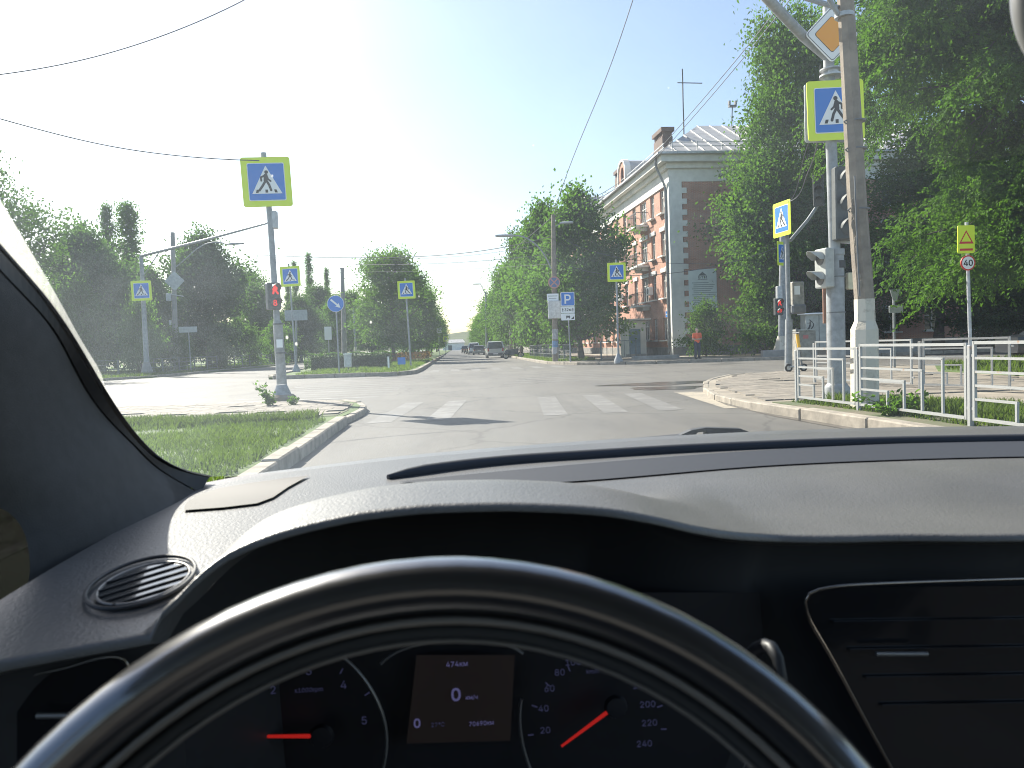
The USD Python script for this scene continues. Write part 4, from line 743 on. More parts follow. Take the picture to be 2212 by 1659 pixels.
b = (-7.0, 52.0, .11); rg = rt_(41); n = 9000; q = rg.uniform(-.5, .5, (n, 3)) * [5.4, 1.1, 1.0]; face = rg.integers(0, 3, n); q[face == 0, 2] = .5; q[face == 1, 1] = -.55 + rg.normal(0, .03, (face == 1).sum()); q[:, 2] += .55 + .06 * np.sin(q[:, 0] * 4)
o = thing('hedge', 'clipped rectangular hedge at the head of the far median', 'hedge', b); v, f = leaves(q, np.tile([0, -.5, .4], (n, 1)), .1, .065, rg); part(o, 'foliage', (v, f), LEAF_MID, smooth=False)
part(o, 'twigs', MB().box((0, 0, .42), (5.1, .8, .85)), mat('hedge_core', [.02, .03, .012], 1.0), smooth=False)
o = thing('litter_bin', 'grey litter bin on a post in front of the clipped hedge', 'bin', (-6.3, 45.6, .11)); part(o, 'bin_body', MB().rbox((0, 0, .62), (.42, .36, .72), .04), STEEL_G, smooth=False); part(o, 'bin_lid', MB().rbox((0, 0, 1.02), (.48, .42, .06), .02), WHITE, smooth=False); part(o, 'post', MB().tube([[0, .1, -.1], [0, .1, .4]], .04, 8), STEEL_D)
o = thing('marker_post', 'short white marker post in front of the hedge', 'post', (-4.0, 46.0, .11)); part(o, 'post', MB().rbox((0, 0, .35), (.1, .1, .8), .01), WHITE, smooth=False); part(o, 'cap', MB().box((0, 0, .77), (.13, .13, .04)), STEEL_G, smooth=False)
o = thing('lawn_notice', 'small blue board on short legs in the median grass', 'sign', (-3.25, 46.2, .11)); part(o, 'board', MB().box((0, 0, .5), (.45, .04, .42)), BLUE, smooth=False)
for s in (-.15, .15): part(o, 'leg', MB().box((s, .03, .15), (.03, .03, .45)), STEEL_D, smooth=False)
rg = rt_(44); n = 3500; q = rg.uniform([-6.5, 68, .3], [-2.9, 98, .95], (n, 3)); v, f = leaves(q, np.tile([0, 0, .8], (n, 1)), .16, .1, rg)
solo('flower_bed', (v, f), leaf_mat('flower_orange', [.16, .09, .05], [.36, .2, .13], .3), 'orange pink flowers along the median edge before the trees', 'flowers', kind='stuff', smooth=False)
def weed(loc, h, label, seed, n=240, sp=.28):
    rg = rt_(seed); o = thing('weed', label, 'plant', loc); P, D = [], []; t = MB()
    for k in range(7):
        e = np.array([rg.normal(0, sp), rg.normal(0, sp * .7), h * rg.uniform(.55, 1.1)]); t.tube(curve([[0, 0, 0], e * [.3, .3, .5], e], 6), np.linspace(.008, .003, 6), 5)
        s = rg.uniform(.15, 1, n // 7)[:, None]; P.append(e * s ** [1.2, 1.2, .9] + rg.normal(0, .045, (n // 7, 3))); D.append(np.tile(e / np.linalg.norm(e), (n // 7, 1)))
    v, f = leaves(np.vstack(P), np.vstack(D), .1, .05, rg); part(o, 'foliage', (v, f), LEAF_LIGHT, smooth=False); part(o, 'stems', t, BARK)
p = gp(584, 878, .12); weed(p, .5, 'leafy weed at the foot of the leaning left pole', 51, 200, .12)
p = gp(632, 876, .12); weed(p, .2, 'small weed tuft right of the leaning pole foot', 52, 100, .1)
p = gp(660, 800, .12); weed(p, .9, 'green weed bush beside the thin pole at the far median end', 53, 400)
p = gp(1935, 898, .13); weed(p, .28, 'bright low weed in front of the near barrier', 54, 300)

# ------------------------------------------------------------------ brick building on the far right corner
bx, by, bang = 15.35, 53.9, math.radians(2.0)              # street corner; local x along the cross street, local y away along the street
bld = thing('brick_building', 'four storey red brick building with white cornice and corner pilaster', 'building', (bx, by, .12), bang)
LA, WB, HW, TB_ = 46.0, 34.0, 12.2, .45
win_rows = [(1.15, 2.75), (4.2, 6.05), (7.25, 9.0), (10.3, 12.0)]
def window(T, org, u, z0, z1, w, mull=1, lintel=True, sill=True, split=True):
    """window set in a wall: T maps local (u along wall, out of wall, up) to the building"""
    def P(m): v, f = m.get(); return v @ T.T + org, f
    h = z1 - z0; zc = (z0 + z1) / 2; fr = MB(); fw_ = .07
    for s in (-1, 1): fr.box((u + s * (w / 2 - fw_ / 2), -.16, zc), (fw_, .08, h))
    for s in (-1, 1): fr.box((u, -.16, zc + s * (h / 2 - fw_ / 2)), (w - 2 * fw_, .08, fw_))
    for k in range(mull): fr.box((u + (k + 1) * w / (mull + 1) - w / 2, -.155, zc), (.06, .07, h - 2 * fw_))
    if split: fr.box((u, -.15, z0 + h * .68), (w - 2 * fw_, .06, .05))
    W_ = part(bld, 'window', P(fr), FRAME, smooth=False)
    part(W_, 'pane', P(MB().box((u, -.185, zc), (w - .1, .012, h - .1))), PANE, smooth=False)
    if sill: part(W_, 'sill', P(MB().box((u, .04, z0 - .05), (w + .24, .5, .09))), PLASTER, smooth=False)
    if lintel: part(W_, 'lintel', P(MB().rbox((u, .03, z1 + .16), (w + .3, .12, .3), .02)), PLASTER, smooth=False)
# street facade (local x = 0, facing -x): u along +y
TA = np.array([[0, -1, 0], [1, 0, 0], [0, 0, 1.0]]); OA = np.zeros(3)
ucols = []; u = 1.75
while u < LA - 1.5: ucols.append(u); u += (2.7, 2.45, 2.45, 2.7, 3.1)[len(ucols) % 5]
holes = []
for i, u in enumerate(ucols):
    w = 1.75 if i % 5 == 2 else 1.0
    for z0, z1 in win_rows: holes.append(sbox(u - w / 2, z0, u + w / 2, z1))
wallA = sbox(.95, .6, LA, HW).difference(unary_union(holes))
part(bld, 'wall', MB().poly(wallA, TB_, np.array([[0, 0, 1.0], [1, 0, 0], [0, 1, 0]]), (0, 0, 0)), BRICK, smooth=False)
for i, u in enumerate(ucols):
    for r_, (z0, z1) in enumerate(win_rows):
        window(TA, OA, u, z0, z1, 1.75 if i % 5 == 2 else 1.0, 2 if i % 5 == 2 else 1, lintel=r_ in (1, 2), sill=True)
# cross street facade (local y = 0, facing -y)
TBm = np.array([[1, 0, 0], [0, -1, 0], [0, 0, 1.0]])
wcols = [13.2, 16.4, 19.6, 22.8, 26, 29.2]; holes = [sbox(u - .6, z0, u + .6, z1) for u in wcols for z0, z1 in win_rows] + [sbox(8.3, 6.9, 9.5, 8.5), sbox(9.0, .9, 10.4, 2.7)]
part(bld, 'wall', MB().poly(sbox(.95, .6, WB, HW).difference(unary_union(holes)), TB_, np.array([[1, 0, 0], [0, 0, -1.0], [0, 1, 0]]), (0, TB_, 0)), BRICK, smooth=False)
for u in wcols:
    for z0, z1 in win_rows: window(TBm, OA, u, z0, z1, 1.2, 1)
window(TBm, OA, 8.9, 6.9, 8.5, 1.2, 1, False); window(TBm, OA, 9.7, .9, 2.7, 1.4, 1, False)
# corner pilaster with toothed quoins
part(bld, 'corner_pilaster', MB().rbox((.415, .415, HW / 2), (.95, .95, HW), .01), PLASTER, smooth=False)
for k in range(15):
    z = .95 + .76 * k
    part(bld, 'quoin_block', MB().rbox((1.06, -.015, z), (.36, .09, .38), .01), PLASTER, smooth=False)
    part(bld, 'quoin_block', MB().rbox((-.015, 1.0, z), (.09, .26, .38), .01), PLASTER, smooth=False)
# plinth, frieze, cornice
part(bld, 'plinth', MB().box((WB / 2, .2, .25), (WB, .62, .7)), PLINTH, smooth=False); part(bld, 'plinth', MB().box((.2, LA / 2 + .5, .25), (.62, LA - .2, .7)), PLINTH, smooth=False)
for nm_, z, h, pr in (('frieze', HW + .45, .9, .04), ('cornice_moulding', HW + 1.08, .36, .28), ('cornice', HW + 1.53, .54, .75)):
    part(bld, nm_, MB().box((WB / 2 - pr, .25 - pr / 2, z), (WB, .5 + pr, h)), PLASTER, smooth=False)
    part(bld, nm_, MB().box((.25 - pr / 2, LA / 2 + .5, z), (.5 + pr, LA, h)), PLASTER, smooth=False)
part(bld, 'string_course', MB().box((-.03, LA / 2 + .5, HW - .06), (.12, LA, .14)), PLASTER, smooth=False)
# roof
ez, rz_ = HW + 1.84, HW + 5.6; wb = 12.5
E = .95
def slab(P): 
    P = np.asarray(P, float); n = len(P); v = np.vstack([P, P - [0, 0, .12]]); f = []
    for i in range(1, n - 1): f += [[0, i, i + 1], [n, n + i + 1, n + i]]
    for i in range(n): j2 = (i + 1) % n; f += [[i, n + i, n + j2], [i, n + j2, j2]]
    return v, np.array(f)
rf = part(bld, 'roof', MB().add(*slab([(-E, -E, ez), (WB, -E, ez), (WB, wb / 2, rz_), (4.4, wb / 2, rz_)])).add(*slab([(-E, -E, ez), (4.4, wb / 2, rz_), (5.2, LA, rz_), (-E, LA, ez)])).add(*slab([(4.4, wb / 2, rz_), (WB, wb / 2, rz_), (WB, wb + .8, ez), (5.2, LA, ez), (5.2, LA, rz_)])), ROOFM, smooth=False)
for k in range(26):
    x = .3 + 1.02 * k; a = np.array([x, -E, ez + .02]); up_ = np.array([x, wb / 2, rz_ + .02]); t = min(1.0, (x + E) / (4.4 + E)); part(bld, 'roof_seam', MB().bar(a, a + (up_ - a) * t, .05, .09), ROOFM, smooth=False)
for k in range(20):
    y = 1.0 + 2.1 * k; a = np.array([-E, y, ez + .02]); up_ = np.array([4.6, y, rz_ + .02]); t = min(1.0, (y + E) / (wb / 2 + E)); part(bld, 'roof_seam', MB().bar(a, a + (up_ - a) * t, .05, .09), ROOFM, smooth=False)
part(bld, 'gutter', MB().box((WB / 2 - .9, -E - .03, ez - .05), (WB, .16, .14)), STEEL_G, smooth=False); part(bld, 'gutter', MB().box((-E - .03, LA / 2 - 1, ez - .05), (.16, LA, .14)), STEEL_G, smooth=False)
for z in (.35, .62):
    part(bld, 'roof_rail', MB().bar((0, -.3, ez + .2 + z), (WB, -.3, ez + .2 + z), .05), STEEL_G, smooth=False); part(bld, 'roof_rail', MB().bar((-.3, 0, ez + .2 + z), (-.3, LA, ez + .2 + z), .05), STEEL_G, smooth=False)
for k in range(18): part(bld, 'rail_post', MB().box((.2 + 1.8 * k, -.3, ez + .5), (.05, .05, .8)), STEEL_G, smooth=False); part(bld, 'rail_post', MB().box((-.3, .2 + 2.4 * k, ez + .5), (.05, .05, .8)), STEEL_G, smooth=False)
CHIM = brick('chimney_brick', [.14, .085, .07], [.11, .065, .055], [.15, .13, .115])
for y, L_ in ((4.6, 2.2), (17.5, 1.6), (33, 1.8)):
    ch = part(bld, 'chimney', MB().box((1.1, y, ez + 1.25), (.8, L_, 2.0)).box((1.1, y, ez + 2.75), (1.0, L_ + .25, .3)), CHIM, smooth=False)
    for s in np.linspace(-.45, .45, 7): part(ch, 'chimney_pier', MB().box((1.1, y + s * L_, ez + 2.42), (.7, L_ * .07, .36)), CHIM, smooth=False)
for y in (11.5, 27.0):
    a = np.linspace(0, PI, 11); prof = np.vstack([[(-1.15, 0), (-1.15, 1.2)], np.c_[-1.15 * np.cos(a), 1.2 + .95 * np.sin(a)], [(1.15, 1.2), (1.15, 0)]]); gable = Polygon(prof); arch = affinity.translate(affinity.scale(gable, .45, .68, origin=(0, 0)), 0, .25)
    Tg = np.array([[0, 0, 1.0], [1, 0, 0], [0, 1, 0]])
    dm = part(bld, 'dormer', MB().poly(gable.difference(arch), .35, Tg, (-.35, y, ez + .1)), BRICK, smooth=False)
    part(dm, 'dormer_trim', MB().poly(affinity.scale(gable, 1.12, 1.08, origin=(0, 0)).difference(gable), .5, Tg, (-.45, y, ez + .1)), PLASTER, smooth=False)
    part(dm, 'dormer_window', MB().poly(arch, .05, Tg, (-.2, y, ez + .1)), PANE, smooth=False)
    part(dm, 'dormer_roof', MB().poly(affinity.scale(gable, 1.05, 1.04, origin=(0, 0)), 3.2, Tg, (.02, y, ez + .1)), ROOFM, smooth=False)
# antennas, drain pipe, balconies, poster, name plate, air conditioners
part(bld, 'antenna', MB().tube([(2.4, 3.6, ez + .8), (2.4, 3.6, ez + 7.2)], .05, 6).bar((2.0, 3.6, ez + 6.2), (3.9, 3.6, ez + 6.15), .06), STEEL_D, smooth=False)
part(bld, 'antenna', MB().tube([(7.2, wb / 2, rz_ - .1), (7.3, wb / 2, rz_ + 1.5)], .045, 6).box((7.3, wb / 2, rz_ + 1.5), (.6, .3, .14)).box((7.05, wb / 2, rz_ + 1.75), (.12, .3, .3)).box((7.55, wb / 2, rz_ + 1.75), (.12, .3, .3)), STEEL_D, smooth=False)
part(bld, 'drain_pipe', MB().tube(curve([(-.85, .35, ez - .1), (-.8, .35, ez - .7), (-.3, .45, ez - 1.7), (-.14, .5, ez - 2.5)], 8), .085, 8).tube([(-.14, .5, ez - 2.4), (-.14, .5, .5), (-.22, .45, .2)], .085, 8), mat('pipe_paint', [.2, .21, .21], .6, var=.2))
for u, z in ((ucols[2], 10.0), (ucols[2], 6.9), (ucols[7], 10.0), (ucols[2], 3.85)):
    bc = part(bld, 'balcony', MB().box((-.5, u, z), (1.0, 2.6, .14)), PLASTER, smooth=False)
    part(bc, 'balcony_rail', MB().bar((-.97, u - 1.3, z + 1.0), (-.97, u + 1.3, z + 1.0), .05).bar((-.97, u - 1.3, z + 1.0), (0, u - 1.3, z + 1.0), .05).bar((-.97, u + 1.3, z + 1.0), (0, u + 1.3, z + 1.0), .05), STEEL_D, smooth=False)
    for s in np.linspace(-1.3, 1.3, 12): part(bc, 'baluster', MB().box((-.97, u + s, z + .52), (.03, .03, .92)), STEEL_D, smooth=False)
    part(bc, 'bracket', MB().box((-.25, u - .9, z - .2), (.5, .2, .3)).box((-.25, u + .9, z - .2), (.5, .2, .3)), PLASTER, smooth=False)
for u, z in ((ucols[1] + .1, 4.9), (ucols[2] + .9, 1.9), (ucols[4] + .8, 5.0), (ucols[6] + .8, 8.0)):
    ac = part(bld, 'air_conditioner', MB().rbox((-.28, u + .3, z), (.34, .85, .6), .03), WHITE, smooth=False); part(ac, 'fan_grille', MB().lathe([(0, 0), (.22, 0), (.22, .01), (0, .01)], 14, roty(-PI / 2), (-.455, u + .2, z)), STEEL_D, smooth=False)
npl = part(bld, 'name_plate', MB().box((-.04, .95 + .1, 3.0), (.05, .62, .42)), mat('plate_blue', [.03, .22, .62], .4), 'blue street name plate with a white line', smooth=False); part(npl, 'white_line', MB().box((-.068, 1.05, 3.0), (.004, .5, .05)), WHITE, smooth=False)
POSTER = mat('poster_fabric', [.62, .69, .68], .8, var=.06, scale=2)
pc = np.array([2.25, -.05, 4.55]); ps = part(bld, 'wall_poster', MB().poly(Polygon([(-1.03, -1.52), (1.02, -1.45), (1.0, 1.55), (-1.05, 1.43)]), .02, SIGN, pc), POSTER, 'pale wall poster headed with a roof emblem and three letters', smooth=False)
part(ps, 'roof_emblem', MB().poly(Polygon([(-.32, 0), (.32, 0), (0, .27)]), .006, SIGN, pc + [-.02, -.0202, 1.05]), mat('poster_ink', [.09, .12, .13], .8), smooth=False)
t = meshkit.text_mesh('БТИ', .16, .006, True); t.apply_scale([1.5, 1, 1]); part(ps, 'lettering', MB().tm(t, SIGN, pc + [-.02, -.0202, .93] - SIGN @ np.r_[t.bounds.mean(0)[:2], 0]), MATS['poster_ink'], smooth=False)
part(ps, 'underline', MB().box(pc + [-.02, -.023, .79], (.7, .006, .035)), MATS['poster_ink'], smooth=False)
rg = rt_(61); PINK = mat('poster_faint_ink', [.2, .26, .27], .8)
for k in range(13): w = rg.uniform(.9, 1.75); part(ps, 'text_line', MB().box(pc + [-.8 + w / 2 + (0 if k % 3 == 0 else .1), -.022, .55 - .14 * k], (w, .004, .045)), PINK, smooth=False)
# low steps and cellar entrance beside the facade
o = thing('entrance_porch', 'pale porch with a blue door behind the crossing sign pole at the brick facade', 'porch', (13.6, 57.4, .12), bang)
part(o, 'porch_wall', MB().rbox((0, 1.2, 1.3), (1.4, 2.4, 2.7), .02), PLASTER, smooth=False); part(o, 'door', MB().box((-.2, -.03, 1.05), (.85, .08, 2.0)), mat('door_blue', [.13, .2, .26], .5, var=.2), smooth=False); part(o, 'canopy', MB().box((0, .9, 2.75), (1.8, 3.2, .12)), ROOFM, smooth=False); part(o, 'step', MB().box((-.2, -.35, .08), (1.4, .6, .2)), CONC_L, smooth=False)
solo('low_wall', MB().rbox((21.5, 41.4, .25), (9.5, .35, .5), .03, rotz(-.015)).get(), CONC_L, 'low concrete wall edge along the far cross street pavement', 'wall', smooth=False)
solo('step_slab', MB().rbox((12.4, 47.6, .2), (3.0, .5, .25), .03, rotz(.1)).get(), CONC_L, 'loose concrete slab edge on the pavement before the facade', 'kerb', smooth=False)

# second building seen through the branches on the right
o = thing('distant_building', 'brick building with a white cornice glimpsed through branches on the right', 'building', (56, 62, 0), .05)
part(o, 'wall', MB().poly(sbox(-7, 0, 22, 12.5).difference(unary_union([sbox(-5.6 + 3.1 * k, z, -4.3 + 3.1 * k, z + 1.8) for k in range(9) for z in (1.5, 4.7, 7.9)])), .4, SIGN, (0, .4, 0)), BRICK, smooth=False)
part(o, 'cornice', MB().box((7.5, .1, 12.2), (29.6, 1.1, .8)), PLASTER, smooth=False); part(o, 'roof', MB().add(*slab([(-7.6, -.6, 12.6), (22.6, -.6, 12.6), (20, 6, 16), (-4, 6, 16)])), ROOFM, smooth=False)
for k in range(9):
    for z in (1.5, 4.7, 7.9): w_ = part(o, 'window', MB().box((-4.95 + 3.1 * k, .22, z + .9), (.08, .1, 1.8)).box((-4.95 + 3.1 * k, .22, z + 1.75), (1.3, .1, .1)).box((-4.95 + 3.1 * k, .22, z + .05), (1.3, .1, .1)), FRAME, smooth=False); part(w_, 'pane', MB().box((-4.95 + 3.1 * k, .3, z + .9), (1.3, .02, 1.8)), PANE, smooth=False)
o = thing('distant_house', 'low pale wall with a dark opening at the far end of the street', 'building', (-1.0, 330, 0)); part(o, 'wall', MB().box((0, 0, 1.5), (9, 5, 3.4)), PLASTER, smooth=False); part(o, 'roof', MB().add(*slab([(-5, -3, 3.2), (5, -3, 3.2), (4, 0, 4.6), (-4, 0, 4.6)])), ROOFM, smooth=False); part(o, 'door', MB().box((-1.5, -2.53, 1.1), (1.6, .08, 2.2)), STEEL_D, smooth=False)
V = np.array([[(x, 1150 + 60 * math.sin(x * .004), -3 + s * (20 + 10 * math.sin(x * .0051 + 1) + 6 * math.sin(x * .013))) for x in np.linspace(-1500, 1500, 60)] for s in (0, .6, 1.0)]); V[1, :, 1] += 60; V[2, :, 1] += 160
solo('hills', MB().grid(V), mat('hill', [.06, .08, .04], 1.0, var=.3, scale=.02), kind='structure', smooth=True)
for k in range(17):
    x = -150 + 18.4 * k + 3 * math.sin(k * 2.1)
    if abs(x) < 14: continue
    plant_tree((T_ROUND, T_DARK, T_LIGHT)[k % 3], 'park_tree', 'distant tree closing the view behind the nearer rows', 'tree', x * 1.1, 205 + 22 * math.sin(k * 1.7), 12 + 2 * math.sin(k), 10, 1.2, k * .7, 'distant trees closing the view')

# ------------------------------------------------------------------ cars
CARGLASS = mat('car_glass', [.02, .024, .028], .08, spec=.8); TYRE = mat('tyre', [.02, .02, .02], .8); RIM = mat('wheel_rim', [.4, .4, .4], .35, metal=.7); TAIL = mat('tail_light', [.35, .02, .02], .3); PLATE = mat('number_plate', [.7, .7, .68], .5)
def car(name, label, loc, col, W=1.8, L=4.5, H=1.55, cab=(.12, .9), group=None, rz=0.0, boxy=.8):
    o = thing(name, label, 'car', loc, rz, group); pm = mat('car_paint_' + col[0], col[1], .3, metal=.3, coat=.6)
    ys = np.linspace(-L / 2, L / 2, 13)                   # local -y is the rear, which faces the viewer
    V = []
    for y in ys:
        u = (y + L / 2) / L; w = W / 2 * (1 - .10 * abs(2 * u - 1) ** 3); belt = .62 * H * (1 - .16 * max(0, u - .72) / .28) * (1 - .1 * max(0, .06 - u) / .06)
        V.append([(-w * .93, y, .22), (-w, y, .42), (-w, y, belt * .8), (-w * .95, y, belt), (w * .95, y, belt), (w, y, belt * .8), (w, y, .42), (w * .93, y, .22)])
    V = np.array(V); m = MB().grid(V); m.add(V[0], [[0, i + 1, i] for i in range(1, 7)][::1]); m.add(V[-1], [[0, i, i + 1] for i in range(1, 7)])
    part(o, 'body', m, pm, smooth=35)
    y0, y1 = -L / 2 + L * cab[0] * .25, -L / 2 + L * cab[1] * .78; bz = .62 * H; tw = W / 2 * .78; bw = W / 2 * .94
    cabin = trimesh.convex.convex_hull([(s * bw, y0, bz - .04) for s in (-1, 1)] + [(s * bw, y1 + .45, bz - .06) for s in (-1, 1)] + [(s * tw, y0 + .25 * (1.2 - boxy) + .1, H - .05) for s in (-1, 1)] + [(s * tw, y1 - .35, H - .05) for s in (-1, 1)])
    part(o, 'window_band', MB().tm(cabin), CARGLASS, smooth=False)
    rfm = trimesh.convex.convex_hull([(s * tw * 1.0, y0 + .25 * (1.2 - boxy) + .08, H - .06) for s in (-1, 1)] + [(s * tw * 1.0, y1 - .33, H - .06) for s in (-1, 1)] + [(s * tw * .88, y0 + .35, H + .02) for s in (-1, 1)] + [(s * tw * .88, y1 - .6, H + .02) for s in (-1, 1)])
    part(o, 'roof', MB().tm(rfm), pm, smooth=35)
    for s in (-1, 1):
        part(o, 'pillar', MB().bar((s * bw, y0 + .01, bz - .02), (s * tw, y0 + .25 * (1.2 - boxy) + .1, H - .04), .13), pm, smooth=False)
        part(o, 'tail_light', MB().rbox((s * W * .41, -L / 2 + .02, bz * .82), (.16, .08, .34 * boxy), .02), TAIL, smooth=False)
        part(o, 'mirror', MB().rbox((s * (W / 2 + .08), y1 - .1, bz + .05), (.16, .1, .14), .03), pm, smooth=False)
        for y in (-L * .31, L * .31):
            wh = part(o, 'wheel', MB().lathe([(0, -.1), (.31, -.1), (.33, -.06), (.33, .06), (.31, .1), (0, .1)], 18, roty(PI / 2), (s * (W / 2 - .1), y, .33)), TYRE, smooth=40); part(wh, 'rim', MB().lathe([(0, 0), (.21, 0), (.21, .012), (0, .03)], 14, roty(s * PI / 2), (s * (W / 2 + .0), y, .33)), RIM)
    part(o, 'bumper', MB().rbox((0, -L / 2 + .02, .42), (W * .92, .2, .26), .05), mat('bumper_grey', [.12, .12, .125], .5) if boxy > .9 else pm, smooth=False)
    part(o, 'number_plate', MB().box((0, -L / 2 - .0851, .46 if boxy > .9 else bz * .72), (.5, .012, .12)), PLATE, smooth=False)
    return o
SILV = ('silver', [.42, .43, .43]); GREY = ('grey', [.2, .21, .215]); DARKC = ('dark', [.03, .033, .038]); WHT = ('white', [.65, .65, .64])
car('parked_car', 'silver van parked at the right kerb, nearest of the parked cars', (4.15, 84, 0), SILV, 1.85, 4.6, 1.75, boxy=1.0)
car('parked_car', 'grey sedan parked beyond the silver van', (3.45, 118, 0), GREY, 1.8, 4.6, 1.46, boxy=.6)
car('parked_car', 'white tall van behind the grey sedan', (2.9, 128, 0), WHT, 1.85, 4.8, 1.9, boxy=1.0)
for k in range(3): car('parked_car', ('first', 'second', 'farthest')[k] + ' of the small dark cars beyond the white van', (2.7 - .35 * k, 142 + 11 * k, 0), DARKC, 1.75, 4.4, 1.5, group='dark cars at the end of the parked row')
car('parked_car', 'dark car half hidden by grass at the right edge', at(2310, 735, 27.0) * [1, 1, 0] + [0, 0, .13], DARKC, 1.8, 4.4, 1.5, rz=1.4)
# motorcycle side on next to the van
b = gp(1097, 773, 0); o = thing('motorcycle', 'dark motorcycle parked side on between the silver van and the railing', 'motorcycle', (6.0 - .55, 74, 0)); CH = mat('chrome', [.6, .6, .6], .15, metal=1.0); DKB = mat('dark_blue_paint', [.03, .04, .06], .35)
for x in (-.72, .72):
    w_ = part(o, 'wheel', MB().tm(trimesh.creation.torus(.27, .06, major_sections=20, minor_sections=8), rotx(PI / 2), (x, 0, .32)), TYRE, smooth=60); part(w_, 'rim', MB().lathe([(0, -.03), (.2, -.02), (.2, .02), (0, .03)], 14, rotx(PI / 2), (x, 0, .32)), RIM)
part(o, 'body', MB().tm(trimesh.convex.convex_hull([(x, y, z) for x, z in ((-.75, .62), (-.6, .8), (-.1, .78), (.3, .98), (.55, .85), (.4, .4), (-.35, .35)) for y in (-.16, .16)])), DKB, smooth=30)
part(o, 'seat', MB().rbox((-.35, 0, .86), (.75, .28, .12), .04), BLACK, smooth=False); part(o, 'fork', MB().tube([(.74, .1, .32), (.5, .1, 1.05)], .03, 8).tube([(.74, -.1, .32), (.5, -.1, 1.05)], .03, 8), CH)
part(o, 'handlebar', MB().tube(curve([(.4, -.38, 1.12), (.48, -.15, 1.08), (.48, .15, 1.08), (.4, .38, 1.12)], 9), .02, 8), CH); part(o, 'headlight', MB().tm(trimesh.creation.icosphere(2, .1), None, (.64, 0, .95)), CH, smooth=60); part(o, 'exhaust', MB().tube([(.2, -.2, .3), (-.8, -.22, .38)], .045, 8), CH); part(o, 'side_case', MB().rbox((-.65, -.24, .62), (.42, .2, .36), .05), DKB, smooth=False)
# kick scooter by the sideways sign pole
b = gp(1720, 803, .125); o = thing('kick_scooter', 'rental kick scooter with a yellow stem standing behind the short barrier', 'scooter', b); Yk = b[1] / FPX
for x in (-17, 17): w_ = part(o, 'wheel', MB().tm(trimesh.creation.torus(.1, .03, major_sections=18, minor_sections=8), rotx(PI / 2), (x * Yk, 0, .13)), TYRE, smooth=60); part(w_, 'hub', MB().lathe([(0, -.02), (.07, -.02), (.07, .02), (0, .02)], 12, rotx(PI / 2), (x * Yk, 0, .13)), RIM)
part(o, 'deck', MB().rbox((-.02, 0, .17), (.42, .16, .06), .02), STEEL_G, smooth=False); part(o, 'rear_fender', MB().rbox((-.24, 0, .26), (.14, .1, .02), .005), STEEL_D, smooth=False)
tp = sub(at(1722, 722, b[1]), b); part(o, 'stem', MB().tube([(.2, 0, .15), tp * .6 + [.08, 0, 0]], .03, 10), STEEL_D); part(o, 'yellow_grip', MB().tube([tp * .6 + [.08, 0, 0], tp], .05, 10), mat('scooter_yellow', [.75, .42, .02], .45)); part(o, 'handlebar', MB().tube([tp + [-.02, -.24, .05], tp + [-.02, .24, .05]], .022, 8).tube([tp, tp + [-.02, 0, .2]], .03, 8), STEEL_D)
# utility cabinets
b = at(1762, 768, 27.5); b[2] = .13; b = np.array([b[0], 43.0 * 0 + 27.5, .13])
CAB = mat('cabinet_paint', [.36, .37, .34], .6, var=.16, scale=3); GRAF = mat('graffiti', [.05, .05, .055], .7)
b = at(1762, 762, 41.6); b[2] = .12; k = b[1] / FPX; o = thing('utility_cabinet', 'tall grey utility cabinet with scribbled side on a brick base', 'cabinet', b)
part(o, 'base', MB().box((0, 0, .2), (62 * k, .8, .42)), CONC, smooth=False); part(o, 'cabinet_body', MB().rbox((0, 0, .4 + 38 * k), (56 * k, .7, 74 * k), .03), CAB, smooth=False); part(o, 'lid', MB().rbox((-.1, -.05, .42 + 75.5 * k), (60 * k, .9, .08), .02), WHITE, smooth=False)
part(o, 'door_seam', MB().box((.05, -.3525, .4 + 38 * k), (.03, .006, 70 * k)), STEEL_D, smooth=False)
rg = rt_(71)
for j2 in range(7): part(o, 'scribble', MB().tube(curve(np.c_[-.5 + rg.normal(0, .12, 5), np.full(5, -.353), np.linspace(.7, 1.9, 5) + rg.normal(0, .1, 5)], 12), .012, 4), GRAF)
b = at(1737, 762, 33.0); b[2] = .12; k = b[1] / FPX; o = thing('utility_cabinet', 'smaller beige cabinet with stickers, in front of the tall grey one', 'cabinet', b)
part(o, 'cabinet_body', MB().rbox((0, 0, .05 + 32 * k), (44 * k, .5, 66 * k), .03), MATS['old_cabinet'], smooth=False); part(o, 'lid', MB().rbox((0, 0, .09 + 65 * k), (46 * k, .56, .05), .01), CAB, smooth=False); part(o, 'door_panel', MB().rbox((5 * k, -.255, .05 + 33 * k), (32 * k, .02, 60 * k), .005), mat('cabinet_door', [.24, .23, .2], .7, var=.25, scale=4), smooth=False); part(o, 'sticker', MB().box((-2 * k, -.268, .05 + 52 * k), (12 * k, .005, 8 * k)), mat('sticker_red', [.4, .15, .14], .7), smooth=False)
solo('brown_panel', MB().rbox(at(1787, 660, 20.0), (.24, .06, .95), .01).rbox(at(1787, 660, 20.0) * [1, 1, 0] + [0, 0, 1.0], (.05, .05, 2.0), .005).get(), mat('brown_board', [.25, .12, .07], .7, var=.2), 'narrow brown board on a post left of the thick metal pole', 'board', smooth=False)

